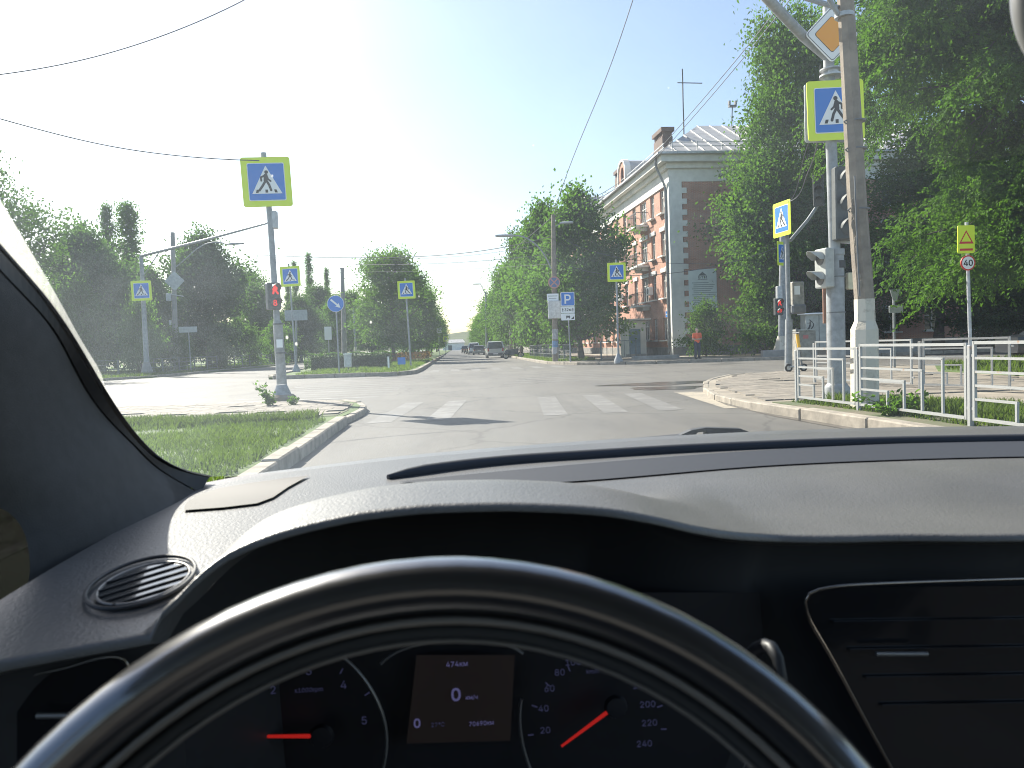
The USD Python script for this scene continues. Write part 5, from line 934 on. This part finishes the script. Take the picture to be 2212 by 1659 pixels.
# ------------------------------------------------------------------ people
SKIN = mat('skin', [.42, .27, .2], .55); HAIR = mat('hair', [.04, .03, .025], .7)
def person(loc, rz, top, legs, label, h=1.75, crossed=True):
    o = thing('person', label, 'person', loc, rz); k = h / 1.75; A = lambda *p: np.array(p) * k
    el = [A(s * .26, .02, 1.12) for s in (-1, 1)]
    hands = [A(.02, -.2, 1.1), A(-.02, -.23, 1.14)] if crossed else [A(-.25, -.08, .86), A(.25, -.08, .86)]
    ch = []
    for i, s in enumerate((-1, 1)):
        ch.append([(A(s * .09, 0, .9), .1 * k), (A(s * .1, -.01, .5), .068 * k), (A(s * .11, .03, .09), .042 * k)]); ch.append([(A(s * .11, .04, .05), .042 * k), (A(s * .125, -.14, .035), .034 * k)])
        ch.append([(A(s * .19, 0, 1.41), .065 * k), (el[i], .046 * k), (hands[i], .034 * k)])
        for f_ in range(4): ch.append([(hands[i], .028 * k), (hands[i] + A((-s if crossed else .012 * (f_ - 1.5)) * (.07 if crossed else 1), -.01, (-.012 * (f_ - 1.5)) if crossed else -.085), .009 * k)])
        ch.append([(hands[i], .025 * k), (hands[i] + A(0, -.04, .035 if crossed else -.04), .01 * k)])
    ch += [[(A(0, 0, .95), .135 * k), (A(0, 0, 1.12), .13 * k), (A(0, 0, 1.35), .145 * k)], [(A(-.13, 0, 1.38), .085 * k), (A(.13, 0, 1.38), .085 * k)], [(A(0, 0, 1.4), .06 * k), (A(0, -.01, 1.55), .052 * k)], [(A(0, -.01, 1.6), .078 * k), (A(0, 0, 1.66), .09 * k)], [(A(0, -.1, 1.61), .018 * k), (A(0, -.085, 1.64), .012 * k)]]
    part(o, 'body', body(ch, .03 * k), SKIN, smooth=True)
    part(o, 'shirt', body([[(A(0, 0, .98), .152 * k), (A(0, 0, 1.12), .148 * k), (A(0, 0, 1.34), .16 * k)], [(A(-.14, 0, 1.385), .098 * k), (A(.14, 0, 1.385), .098 * k)], *[[(A(s * .19, 0, 1.41), .082 * k), (A(s * .235, .01, 1.24), .07 * k)] for s in (-1, 1)]], .03 * k), top, smooth=True)
    part(o, 'trousers', body([[(A(-.06, 0, .93), .13 * k), (A(.06, 0, .93), .13 * k)], *[[(A(s * .09, 0, .9), .116 * k), (A(s * .1, -.01, .5), .085 * k), (A(s * .11, .03, .1), .066 * k)] for s in (-1, 1)]], .03 * k), legs, smooth=True)
    part(o, 'hair', body([[(A(0, .02, 1.68), .093 * k), (A(0, .035, 1.63), .085 * k)]], .03 * k, 4), HAIR, smooth=True)
    for s in (-1, 1): part(o, 'shoe', body([[(A(s * .11, .05, .045), .05 * k), (A(s * .125, -.16, .035), .042 * k)]], .03 * k, 4), BLACK, smooth=True)
person(gp(1507, 775, .14), .15, mat('orange_shirt', [.72, .13, .05], .8, var=.1), mat('dark_trousers', [.03, .035, .055], .85), 'person in an orange shirt and dark trousers standing by the building corner', 1.74)
b = gp(563, 790, .12); person((b[0], b[1] * 1.0, .11), 2.6, mat('pale_shirt', [.55, .56, .56], .8), mat('pale_trousers', [.4, .42, .45], .85), 'person in pale clothes walking behind the left railing', 1.7, False)
# ------------------------------------------------------------------ the car the photograph is taken from
DASH = custom('dash_plastic', {'g': ('geometry', {}), 'mp': ('mapping', {'scale': np.array([1.0, .55, 1.0])}), 'v': ('noise_texture', {'scale': 320.0, 'detail': 2.0, 'distortion': .6}), 'n2': ('noise_texture', {'scale': 9.0, 'detail': 5.0}),
    'r': ('rgb_ramp', {'ramp': [(.3, (.086, .085, .083)), (.7, (.104, .102, .1))]}), 'b': ('bump', {'strength': .5, 'distance': .0011}), 'p': ('principled_bsdf', {'roughness': .42, 'specular_ior_level': .6})},
    [('g.position', 'mp.vector'), ('mp.vector', 'v.vector'), ('v.fac', 'b.height'), ('b.normal', 'p.normal'), ('g.position', 'n2.vector'), ('n2.fac', 'r.fac'), ('r.color', 'p.base_color')], 'p.BSDF')
TRIM = mat('trim_fabric', [.05, .0495, .048], .85, var=.1, scale=60, bump=.25, bscale=900)
DARKP = mat('dark_plastic', [.022, .023, .026], .55)
BLUEP = mat('defroster_plastic', [.03, .034, .044], .7, spec=.25)  # plastic of the bar; also the colour of the painted shade strip
GLOSSB = mat('gloss_black', [.008, .008, .009], .12, coat=.6)
WHEELM = custom('wheel_leather', {'p': ('principled_bsdf', {'base_color': np.array([.012, .012, .014]), 'roughness': .3, 'specular_ior_level': .8, 'coat_weight': 1.0, 'coat_roughness': .1, 'coat_ior': 2.3})}, [], 'p.BSDF')
SATIN = mat('satin_trim', [.22, .21, .2], .38, metal=.6)
CHROMET = mat('chrome_trim', [.45, .4, .36], .22, metal=1.0)
FRIT = mat('glass_frit', [.012, .013, .015], .5)
GAUGE = mat('gauge_face', [.006, .006, .009], .5)
DIGIT = mat('gauge_digit', [.05, .05, .08], .6, emit=([.30, .30, .75], .02))
DIGIT2 = mat('display_digit', [.05, .05, .08], .6, emit=([.42, .40, .95], .055))
NEEDLE = mat('gauge_needle', [.3, .01, .01], .5, emit=([1.0, .03, .02], .11))
SCREEN = mat('display_lit', [.012, .01, .01], .4, emit=([.5, .34, .28], .004))
GLASS = custom('windscreen_glass', {'g': ('geometry', {}), 'lw': ('layer_weight', {'blend': .5}), 'pw': ('math', {'math_type': 'power', 'value2': 5.0}), 'f': ('math', {'math_type': 'multiply_add', 'value2': .85, 'value3': .035}), 't': ('transparent_bsdf', {'color': np.array([.95, .97, .96])}), 's': ('glossy_bsdf', {'roughness': 0.0, 'color': np.array([.8, .8, .8])}), 'm': ('mix_closure', {}),
    'n': ('noise_texture', {'scale': 5.0, 'detail': 6.0, 'roughness': .7}), 'r': ('map_range', {'from_min': .3, 'from_max': .75, 'clamp': True, 'to_min': .55, 'to_max': 1.3}), 'sx': ('separate_xyz', {}), 'gx': ('map_range', {'from_min': -.5, 'from_max': .66, 'to_min': .055, 'to_max': .006, 'clamp': True}), 'mu': ('math', {'math_type': 'multiply'}), 'd': ('translucent_bsdf', {'color': np.array([.62, .72, .80])}), 'm2': ('mix_closure', {})},  # dust film; denser leftward and bluish to paint in the haze of scattered light
    [('lw.facing', 'pw.value1'), ('pw.value', 'f.value1'), ('f.value', 'm.fac'), ('t.BSDF', 'm.closure1'), ('s.BSDF', 'm.closure2'), ('g.position', 'n.vector'), ('n.fac', 'r.value'), ('g.position', 'sx.vector'), ('sx.x', 'gx.value'), ('gx.result', 'mu.value1'), ('r.result', 'mu.value2'), ('mu.value', 'm2.fac'), ('m.closure', 'm2.closure1'), ('d.BSDF', 'm2.closure2')], 'm2.closure')
DUST = custom('glass_dust', {'g': ('geometry', {}), 't': ('transparent_bsdf', {}), 'n': ('noise_texture', {'scale': 60.0, 'detail': 5.0, 'roughness': .7}), 'r': ('map_range', {'from_min': .3, 'from_max': .75, 'to_min': .26, 'to_max': .42}), 'd': ('translucent_bsdf', {'color': np.array([.75, .75, .72])}), 'm2': ('mix_closure', {})},
    [('g.position', 'n.vector'), ('n.fac', 'r.value'), ('r.result', 'm2.fac'), ('t.BSDF', 'm2.closure1'), ('d.BSDF', 'm2.closure2')], 'm2.closure')
TINT = custom('tinted_glass', {'t': ('transparent_bsdf', {'color': np.array([.10, .115, .11])}), 's': ('glossy_bsdf', {'roughness': 0.0}), 'm': ('mix_closure', {'fac': .06})}, [('t.BSDF', 'm.closure1'), ('s.BSDF', 'm.closure2')], 'm.closure')
own = thing('car_interior', 'dark car interior around the view: dashboard, steering wheel, windscreen and pillar', 'car', (0, 0, 0))
def plane_z(Y): return 1.111 + .011 * (Y - .72)
def on_dash(px, py, lift=.002):
    z = 1.113
    for _ in range(4): p = gp(px, py, z); z = plane_z(p[1]) + lift
    return p
LIP = np.array([at(*p) for p in ((-700, 1400, .47), (-150, 1385, .50), (0, 1370, .52), (100, 1354, .53), (200, 1352, .54), (300, 1346, .55), (370, 1300, .56), (430, 1240, .58), (500, 1190, .60), (600, 1150, .61), (700, 1124, .617), (800, 1105, .62), (930, 1092, .62), (1060, 1088, .62), (1200, 1091, .62), (1300, 1098, .622),
    (1400, 1114, .63), (1500, 1137, .65), (1600, 1152, .69), (1700, 1157, .72), (1900, 1156, .72), (2212, 1155, .70), (2700, 1150, .70), (3300, 1150, .68))])
LIP = LIP[np.argsort(LIP[:, 0])]
BASE = np.array([at(*p) for p in ((449, 1033, 1.12), (540, 1026, 1.165), (640, 1015, 1.2), (840, 1000, 1.27), (1100, 978, 1.33), (1400, 955, 1.37), (1640, 945, 1.38), (1900, 937, 1.36), (2212, 930, 1.30), (2600, 930, 1.2))])
BASE = np.vstack([[(-.62, .45, 1.115), (-.56, .70, 1.115), (-.47, .93, 1.115)], BASE])
XS = np.unique(np.r_[np.linspace(-.378, -.2, 24), np.linspace(-.2, .32, 80), np.linspace(.32, 1.15, 40)])
from scipy.interpolate import PchipInterpolator
fy, fz = PchipInterpolator(LIP[:, 0], LIP[:, 1]), PchipInterpolator(LIP[:, 0], LIP[:, 2]); by_ = PchipInterpolator(BASE[:, 0], BASE[:, 1])
from scipy.ndimage import gaussian_filter1d
cols = []
for x in XS:
    yl, zl = float(fy(x)), float(fz(x)); zl = min(zl, plane_z(yl) - .003) if x < -.222 else zl; yb = float(by_(x)) + .05; hood = zl - plane_z(yl); prof = []
    for y in np.linspace(yb, yl + .006, 40):
        t = np.clip((y - (yl + .10)) / .17, 0, 1); s = 1 - t * t * (3 - 2 * t)
        prof.append((y, plane_z(y) + hood * s))
    r = .006; z1 = zl
    for a in np.linspace(90, 190, 9): prof.append((yl + .006 + r * math.cos(math.radians(a)), z1 - r + r * math.sin(math.radians(a))))
    y9, z9 = prof[-1]; deep = np.clip(hood / .05, 0, 1)
    prof += [(y9 + .03 + .05 * deep, z9 - .010), (y9 + .05 + .15 * deep, z9 - .045 + .02 * deep), (y9 + .055 + .16 * deep, z9 - .14), (y9 + .03 + .17 * deep, z9 - .45)]
    cols.append([(x, y, z) for y, z in prof])
V = np.array(cols)
part(own, 'dashboard', MB().grid(V[:, :50][:, ::-1]), DASH, smooth=50)
part(own, 'dash_fascia', MB().grid(V[:, 49:][:, ::-1] + [0, .0008, 0]), DARKP, 'black lower dashboard face', smooth=50)
# defroster bar and painted shade band on the dashboard
P0 = np.array([on_dash(*p, 0.003) for p in ((838, 1031), (960, 1012), (1082, 998), (1250, 986), (1440, 974), (1620, 965), (1800, 958), (2000, 953), (2212, 949), (2500, 947))])
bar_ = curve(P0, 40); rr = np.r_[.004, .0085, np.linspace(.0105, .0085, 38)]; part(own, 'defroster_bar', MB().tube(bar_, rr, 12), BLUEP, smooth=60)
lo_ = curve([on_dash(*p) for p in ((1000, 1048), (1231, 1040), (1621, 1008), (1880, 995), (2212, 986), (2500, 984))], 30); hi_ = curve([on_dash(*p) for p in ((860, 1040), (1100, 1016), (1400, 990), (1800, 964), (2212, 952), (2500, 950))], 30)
part(own, 'defroster_panel', MB().grid(np.array([lo_, hi_])), BLUEP, smooth=False)  # dark strip that paints the shaded band below the windscreen onto the dash
SPK = custom('speaker_cloth', {'g': ('geometry', {}), 'v': ('voronoi_texture', {'scale': 420.0, 'randomness': 0.0}), 'r': ('rgb_ramp', {'ramp': [(.2, (.025, .024, .023)), (.5, (.115, .108, .1))]}), 'p': ('principled_bsdf', {'roughness': .7})}, [('g.position', 'v.vector'), ('v.distance', 'r.fac'), ('r.color', 'p.base_color')], 'p.BSDF')
sp = [on_dash(*p, .003) for p in ((397, 1102), (401, 1088), (425, 1070), (470, 1055), (540, 1043), (630, 1031), (668, 1027), (622, 1052), (590, 1074), (555, 1087), (480, 1096))]
q = Polygon([p[:2] for p in sp]); v, f = trimesh.creation.triangulate_polygon(q, engine='earcut'); part(own, 'speaker_grille', (np.c_[v, [plane_z(y) + .003 for y in v[:, 1]]], f), SPK, smooth=False)
# dark outer end of the dash with its oval vent
def oval(a, b, dx=0, dy=0, n=40, lift=.002):
    t = np.linspace(0, 2 * PI, n + 1); th = math.radians(-17); return np.array([on_dash(303 + dx + a * math.cos(s) * math.cos(th) - b * math.sin(s) * math.sin(th), 1258 + dy + a * math.cos(s) * math.sin(th) + b * math.sin(s) * math.cos(th), lift) for s in t])
vent = part(own, 'air_vent', MB().tube(oval(124, 46), .0018, 8, False), DARKP, 'oval side air vent', smooth=60)
part(vent, 'inner_ring', MB().tube(oval(105, 36, 6, 2), .0012, 8, False), SATIN, smooth=60)
o_ = oval(108, 38, 6, 2, 40, .0018); part(vent, 'opening', MB().add(np.vstack([o_[:-1], o_[:-1].mean(0)]), [[k, (k + 1) % 40, 40] for k in range(40)]), GLOSSB, smooth=False)
for k in range(5):
    d = -24 + 12 * k; w = 98 * math.sqrt(max(.05, 1 - (d / 36) ** 2)); a = [on_dash(309 + u * w + d * .29, 1260 + d - u * w * .306, .0026) for u in (-1, 0, 1)]; part(vent, 'slat', MB().tube(a, .0008, 6), DARKP)
# instrument cluster behind the wheel
YC = .742
clus = part(own, 'instrument_cluster', MB().add(np.array([at(*p, YC + .02) for p in ((300, 1280), (1640, 1280), (1700, 1900), (240, 1900))]), [[0, 1, 2], [0, 2, 3]]), GAUGE, smooth=False)
def flat(parent, name, text, px, py, h_px, m, Y=YC - .004, bold=False, dep=.0006):
    t = meshkit.text_mesh(text, h_px * Y / FPX, dep, bold); b2 = t.bounds.mean(0); part(parent, name, MB().tm(t, SIGN, at(px, py, Y) - SIGN @ np.r_[b2[:2], 0]), m, smooth=False)
def arc(parent, name, pts, r, m, Y=YC): part(parent, name, MB().tube(curve([at(*p, Y) for p in pts], 24), r, 6), m, smooth=60)
arc(clus, 'gauge_ring', ((700, 1396), (760, 1436), (808, 1500), (833, 1570), (830, 1650), (800, 1730)), .0017, SATIN)
arc(clus, 'gauge_ring', ((1126, 1510), (1123, 1560), (1132, 1620), (1150, 1672), (1185, 1735)), .0017, SATIN)
arc(clus, 'gauge_ring', ((1620, 1600), (1612, 1635), (1595, 1680)), .0015, SATIN)
arc(clus, 'display_bezel', ((822, 1434), (850, 1412), (890, 1396), (950, 1386), (1020, 1383), (1090, 1392), (1130, 1412)), .0016, SATIN)
for t_, x, y in (('1', 541, 1572), ('2', 590, 1490), ('3', 667, 1449), ('4', 742, 1479), ('5', 787, 1556)): flat(clus, 'numeral', t_, x, y, 17, DIGIT)
flat(clus, 'caption', 'x1000rpm', 667, 1491, 9, DIGIT); flat(clus, 'caption', 'km/h', 1280, 1450, 9, DIGIT)
for t_, x, y in (('20', 1178, 1577), ('40', 1174, 1530), ('60', 1187, 1487), ('80', 1209, 1452), ('100', 1238, 1430), ('180', 1384, 1480), ('200', 1399, 1521), ('220', 1403, 1561), ('240', 1392, 1606)): flat(clus, 'numeral', t_, x, y, 14, DIGIT)
for c0, rad, angs in (((663, 1590), 165, (180, 215, 242, 270, 298, 325)), ((1290, 1575), 150, (175, 200, 222, 245, 262, 318, 340, 360))):
    for a in angs: p, q2 = [at(c0[0] + k * math.cos(math.radians(a)), c0[1] + k * math.sin(math.radians(a)), YC - .003) for k in (rad - 12, rad)]; part(clus, 'tick', MB().bar(p, q2, .0011), DIGIT, smooth=False)
part(clus, 'needle', MB().tube([at(520, 1591, YC - .006), at(688, 1590, YC - .006)], [.0012, .002], 6), NEEDLE); part(clus, 'needle', MB().tube([at(1213, 1612, YC - .006), at(1323, 1530, YC - .006)], [.0012, .002], 6), NEEDLE)
for c0 in ((695, 1590), (1330, 1526)): part(clus, 'needle_hub', MB().lathe([(0, 0), (.012, 0), (.01, .004), (0, .005)], 16, SIGN, at(*c0, YC - .004)), GAUGE)
part(clus, 'display', MB().add(np.array([at(*p, YC - .002) for p in ((900, 1415), (1112, 1415), (1102, 1600), (878, 1606))]), [[0, 1, 2], [0, 2, 3]]), SCREEN, smooth=False)
flat(clus, 'display_text', '474км', 987, 1434, 11, DIGIT2); flat(clus, 'display_text', '0', 985, 1500, 27, DIGIT2, bold=True); flat(clus, 'display_text', 'км/ч', 1019, 1506, 9, DIGIT2); flat(clus, 'display_text', '0', 901, 1562, 19, DIGIT2, bold=True); flat(clus, 'display_text', '27°C', 946, 1565, 9, DIGIT); flat(clus, 'display_text', '70690км', 1040, 1562, 9, DIGIT2)
# steering wheel
tl = math.radians(25); WR = .188; WC = at(925, 1268, .31) - np.array([0, math.sin(tl), math.cos(tl)]) * WR; e2 = np.array([0, math.sin(tl), math.cos(tl)]); en = np.array([0, -math.cos(tl), math.sin(tl)])
def ring(R_, a, b, n=96, k=14, off=0.0):                 # torus with an oval section: a in the wheel plane, b along the axis
    V = np.zeros((n + 1, k + 1, 3))
    for i, t in enumerate(np.linspace(PI, 3 * PI, n + 1)):
        d = np.array([math.sin(t), 0, 0]) + e2 * math.cos(t)
        for j, s in enumerate(np.linspace(0, 2 * PI, k + 1)): V[i, j] = WC + d * (R_ + a * math.cos(s)) + en * (off + b * math.sin(s))
    return MB().grid(V)
sw = part(own, 'steering_wheel', ring(WR, .0118, .0165), WHEELM, 'black glossy steering wheel rim', smooth=True)
part(sw, 'rim_seam', ring(WR - .0135, .0017, .003, off=.004), SATIN, smooth=True); part(sw, 'inner_rim', ring(WR - .0165, .0045, .007, off=-.010), DARKP, smooth=True); part(sw, 'inner_seam', ring(WR - .0205, .0009, .0015, off=-.006), SATIN, smooth=True)
Tw = np.stack([[1, 0, 0], e2, en], 1); part(sw, 'hub', MB().lathe([(0, -.02), (.07, -.02), (.075, .0), (.06, .03), (0, .035)], 28, Tw, WC - en * .03), DARKP, smooth=40)
for a in (0, PI, -PI / 2): d = np.array([math.cos(a), 0, 0]) + e2 * math.sin(a); part(sw, 'spoke', MB().bar(WC + d * .06 - en * .02, WC + d * (WR - .014), .035, .015), DARKP, smooth=False)
part(own, 'steering_column', MB().tube([WC - en * .05, WC - en * .42], .045, 16), DARKP)
# wiper stalk, centre vents
part(own, 'control_stalk', MB().tube(curve([at(1560, 1480, .60), at(1640, 1400, .56), at(1668, 1400, .54), at(1690, 1470, .53)], 10), np.linspace(.008, .004, 10), 8), FRIT, smooth=60)
pn = [at(*p, .722) for p in ((2700, 1262), (1800, 1268), (1755, 1275), (1738, 1290), (1742, 1320), (1800, 1430), (1870, 1560), (1925, 1659), (2000, 1820), (2700, 1820))]
cc = part(own, 'centre_console', MB().add(np.array(pn), [[0, i, i + 1] for i in range(1, 9)]), GLOSSB, 'gloss black centre panel with a thin bright frame', smooth=False)
part(cc, 'frame', MB().tube(curve([at(*p, .715) for p in ((2600, 1243), (2212, 1250), (1990, 1257), (1850, 1263), (1775, 1272), (1743, 1288), (1741, 1315), (1765, 1368), (1812, 1450), (1870, 1558), (1925, 1659), (1985, 1770))], 70), .0019, 8), CHROMET, smooth=60)
part(cc, 'vent_slider', MB().tube([at(1892, 1413, .705), at(2003, 1412, .705)], .0024, 8), SATIN, smooth=60)
for k in range(4): part(cc, 'vent_slat', MB().bar(at(1800 + 35 * k, 1345 + 60 * k, .719), at(2500, 1335 + 60 * k, .719), .0012, .003), GLOSSB, smooth=False)
lp = part(own, 'side_console', MB().add(np.array([at(*p, .56) for p in ((-200, 1530), (0, 1500), (70, 1460), (250, 1419), (275, 1440), (268, 1660), (-200, 1760))]), [[0, i, i + 1] for i in range(1, 6)]), GLOSSB, smooth=False)
part(lp, 'frame', MB().tube(curve([at(*p, .556) for p in ((-60, 1640), (-10, 1530), (8, 1497), (36, 1472), (80, 1457), (160, 1438), (245, 1419), (270, 1425), (277, 1450), (270, 1500))], 40), .0009, 8), CHROMET, smooth=60); part(lp, 'vent_slider', MB().tube([at(80, 1546, .552), at(148, 1545, .552)], .0022, 8), SATIN)
# windscreen, its black border, pillars, roof and shell
GL = [(-420, 60, .58), (-240, 270, .68), (-120, 410, .74), (0, 548, .80), (73, 631, .84), (157, 755, .89), (233, 879, .95), (277, 938, .99), (328, 989, 1.03), (383, 1018, 1.075), (449, 1033, 1.12)]
TR = [(-440, 130, .57), (-240, 330, .67), (-120, 455, .73), (0, 588, .79), (50, 640, .82), (109, 708, .86), (182, 839, .92), (237, 912, .96), (292, 967, 1.0), (328, 1003, 1.03), (375, 1035, 1.06), (430, 1066, 1.09)]
OU = [(-900, 300, .48), (-700, 520, .55), (-480, 740, .62), (-300, 900, .68), (-150, 1010, .72), (-40, 1080, .75), (25, 1112, .765), (52, 1150, .765), (64, 1210, .755), (60, 1260, .745), (40, 1295, .735), (20, 1330, .71)]
gl = curve([at(*p) for p in GL], 40); tr = curve([at(*p) for p in TR], 60); ou = curve([at(*p) for p in OU], 60)
gl_s = np.stack([np.interp(np.linspace(0, 1, 60), np.linspace(0, 1, 40), gl[:, k]) for k in range(3)], 1)
V = [gl_s + [0, .01, 0]]
V += [gl_s * .5 + tr * .5 + [0, .006, 0], tr + [0, .004, 0]]
V = [gl_s + [0, .006, 0], tr + [0, .006, 0]]
part(own, 'glass_border', MB().grid(np.array(V)), FRIT, smooth=False)
V = []
for u in np.linspace(0, 1, 16):
    bul = math.sin(PI * min(1, u ** .45)) * .02 + .05 * math.sin(PI * u); V.append(tr * (1 - u) + ou * u - np.array([0, bul, 0]) + np.array([bul * .25, 0, 0]))
part(own, 'windscreen_pillar', MB().grid(np.array(V)), TRIM, 'grey fabric trimmed left windscreen pillar', smooth=True)
back = [gl_s + [0, .022, 0], gl_s * .3 + tr * .7 + [-.02, .045, 0], ou + [.004, .02, 0]]; part(own, 'pillar_outer', MB().grid(np.array(back)), DARKP, smooth=True)
HDR = np.array([(-.55, .24, 1.55), (-.42, .40, 1.585), (-.1, .47, 1.60), (.36, .49, 1.605), (.8, .46, 1.60), (1.15, .36, 1.57)])
hd = curve(HDR, 40); bs = curve(np.vstack([[gl[-1]], BASE[4:]]) + [0, .03, -.012], 40)
gl_up = gl_s[::-1] + [-.004, .014, 0]
def ws(u, lift=0.0):
    q = bs * (1 - u) + hd * u + np.array([0, .035 * math.sin(PI * u) + lift, .05 * math.sin(PI * u)]); e = np.array([np.interp(u, np.linspace(0, 1, 60), gl_up[:, k]) for k in range(3)])
    return q + np.outer(np.exp(-((q[:, 0] - q[0, 0]) / .22)), e - q[0])
wsm = part(own, 'windscreen', MB().grid(np.array([ws(u) for u in np.linspace(0, 1, 14)])), GLASS, smooth=True)
wsd = np.concatenate([ws(u) for u in np.linspace(.05, .95, 120)]); dd = wsd - [0, 0, EYE]; zz_ = dd @ fw; wpx = np.stack([CX + FPX * (dd @ rt) / zz_, CY - FPX * (dd @ up) / zz_], 1)
for px, py, r_ in ((620, 729, 5), (640, 743, 5), (801, 696, 4), (588, 380, 3), (266, 146, 4), (560, 300, 2), (700, 520, 2.5), (150, 560, 2.5), (1152, 314, 2), (905, 640, 2), (530, 690, 2.5), (420, 620, 2), (1444, 190, 2), (330, 560, 2)):
    Yg = wsd[np.argmin(((wpx - [px, py]) ** 2).sum(1)), 1]; part(own, 'dirt_speck', MB().tm(trimesh.creation.icosphere(1), np.diag([r_ * .55, r_ * .3, r_ * .8]) * Yg / FPX, at(px, py, Yg - .004)), DUST, smooth=True)
dz = [at(*p) for p in ((-420, -300, .56), (-200, 130, .66), (0, 452, .785), (60, 552, .825), (120, 655, .87), (180, 760, .91), (207, 805, .93), (216, 832, .938))]
dr = curve(dz, 40); gd = curve([at(*p) for p in ((-420, 60, .58), (-240, 270, .68), (-120, 410, .74), (0, 548, .80), (73, 631, .84), (157, 755, .89), (214, 850, .935))], 40)
part(own, 'dust_strip', MB().grid(np.array([gd + [0, .012, 0], dr + [0, .012, 0]])), DUST, 'dusty unwiped strip of glass along the pillar', smooth=False)
DUST2 = custom('glass_film', {'t': ('transparent_bsdf', {}), 'd': ('translucent_bsdf', {'color': np.array([.75, .75, .72])}), 'm2': ('mix_closure', {'fac': .085})}, [('t.BSDF', 'm2.closure1'), ('d.BSDF', 'm2.closure2')], 'm2.closure')
rp = np.array([(1.12, 1.12, 1.11), (1.1, .9, 1.28), (1.12, .6, 1.45), (1.14, .34, 1.57)]); part(own, 'windscreen_pillar', MB().tube(curve(rp, 12), .05, 10), TRIM, smooth=60)
part(own, 'roof', MB().grid(np.array([hd + [0, -.01, .0], hd * [1, 0, 0] + [0, .2, 1.63], hd * [1.02, 0, 0] + [0, -1.5, 1.62], hd * [1.02, 0, 0] + [0, -2.0, 1.5]])), mat('headliner', [.16, .155, .15], .9), smooth=60)
part(own, 'front_bulkhead', MB().grid(np.array([bs + [0, .05, .0], bs * [1, 1, 0] + [0, .05, .3]])), DARKP, smooth=False)
part(own, 'floor', MB().box((.35, -.3, .3), (2.0, 3.6, .04)), DARKP, smooth=False)
for x in (-.64, 1.32): part(own, 'door', MB().box((x, -.38, .6), (.06, 3.3, .62)), DARKP, smooth=False); part(own, 'centre_pillar', MB().box((x, -.45, 1.33), (.05, .16, .56)), DARKP, smooth=False); part(own, 'rear_pillar', MB().box((x, -1.7, 1.33), (.05, .7, .56)), DARKP, smooth=False)
part(own, 'rear_wall', MB().box((.35, -2.0, .7), (2.0, .06, .85)), DARKP, smooth=False)
part(own, 'side_glass', MB().box((-.675, .38, 1.055), (.004, 1.75, .29)), TINT, smooth=False)
part(own, 'seat_back', MB().rbox((.0, -.62, .95), (.5, .18, .8), .06), TRIM, smooth=False); part(own, 'seat_back', MB().rbox((.72, -.62, .95), (.5, .18, .8), .06), TRIM, smooth=False)
# wiper and cowl outside the glass
WY = 1.47; wip = part(own, 'wiper', MB().tm(trimesh.creation.extrude_polygon(Polygon([(at(x, y, WY)[0], at(x, y, WY)[2]) for x, y in ((1080, 1000), (1090, 980), (1300, 955), (1470, 940), (1495, 929), (1525, 924), (1600, 926), (1632, 938), (1665, 951), (1665, 985))], [[(at(x, y, WY)[0], at(x, y, WY)[2]) for x, y in ((1496, 945), (1508, 934), (1526, 932), (1522, 944))]]), .02, engine='earcut'), np.array([[1, 0, 0], [0, 0, 1.0], [0, 1, 0]]), (0, WY, 0)), DARKP, smooth=False)
part(own, 'cowl', MB().grid(np.array([bs + [0, .03, -.004], bs + [0, .25, -.05]])), DARKP, smooth=False)
# rear view mirror edge
c = at(2335, -15, .50); part(own, 'rear_view_mirror', MB().tm(trimesh.Trimesh(*(lambda s: (s.vertices * [.0475, .022, .062], s.faces))(trimesh.creation.icosphere(4))), None, c), mat('mirror_housing', [.16, .16, .16], .4), smooth=True)
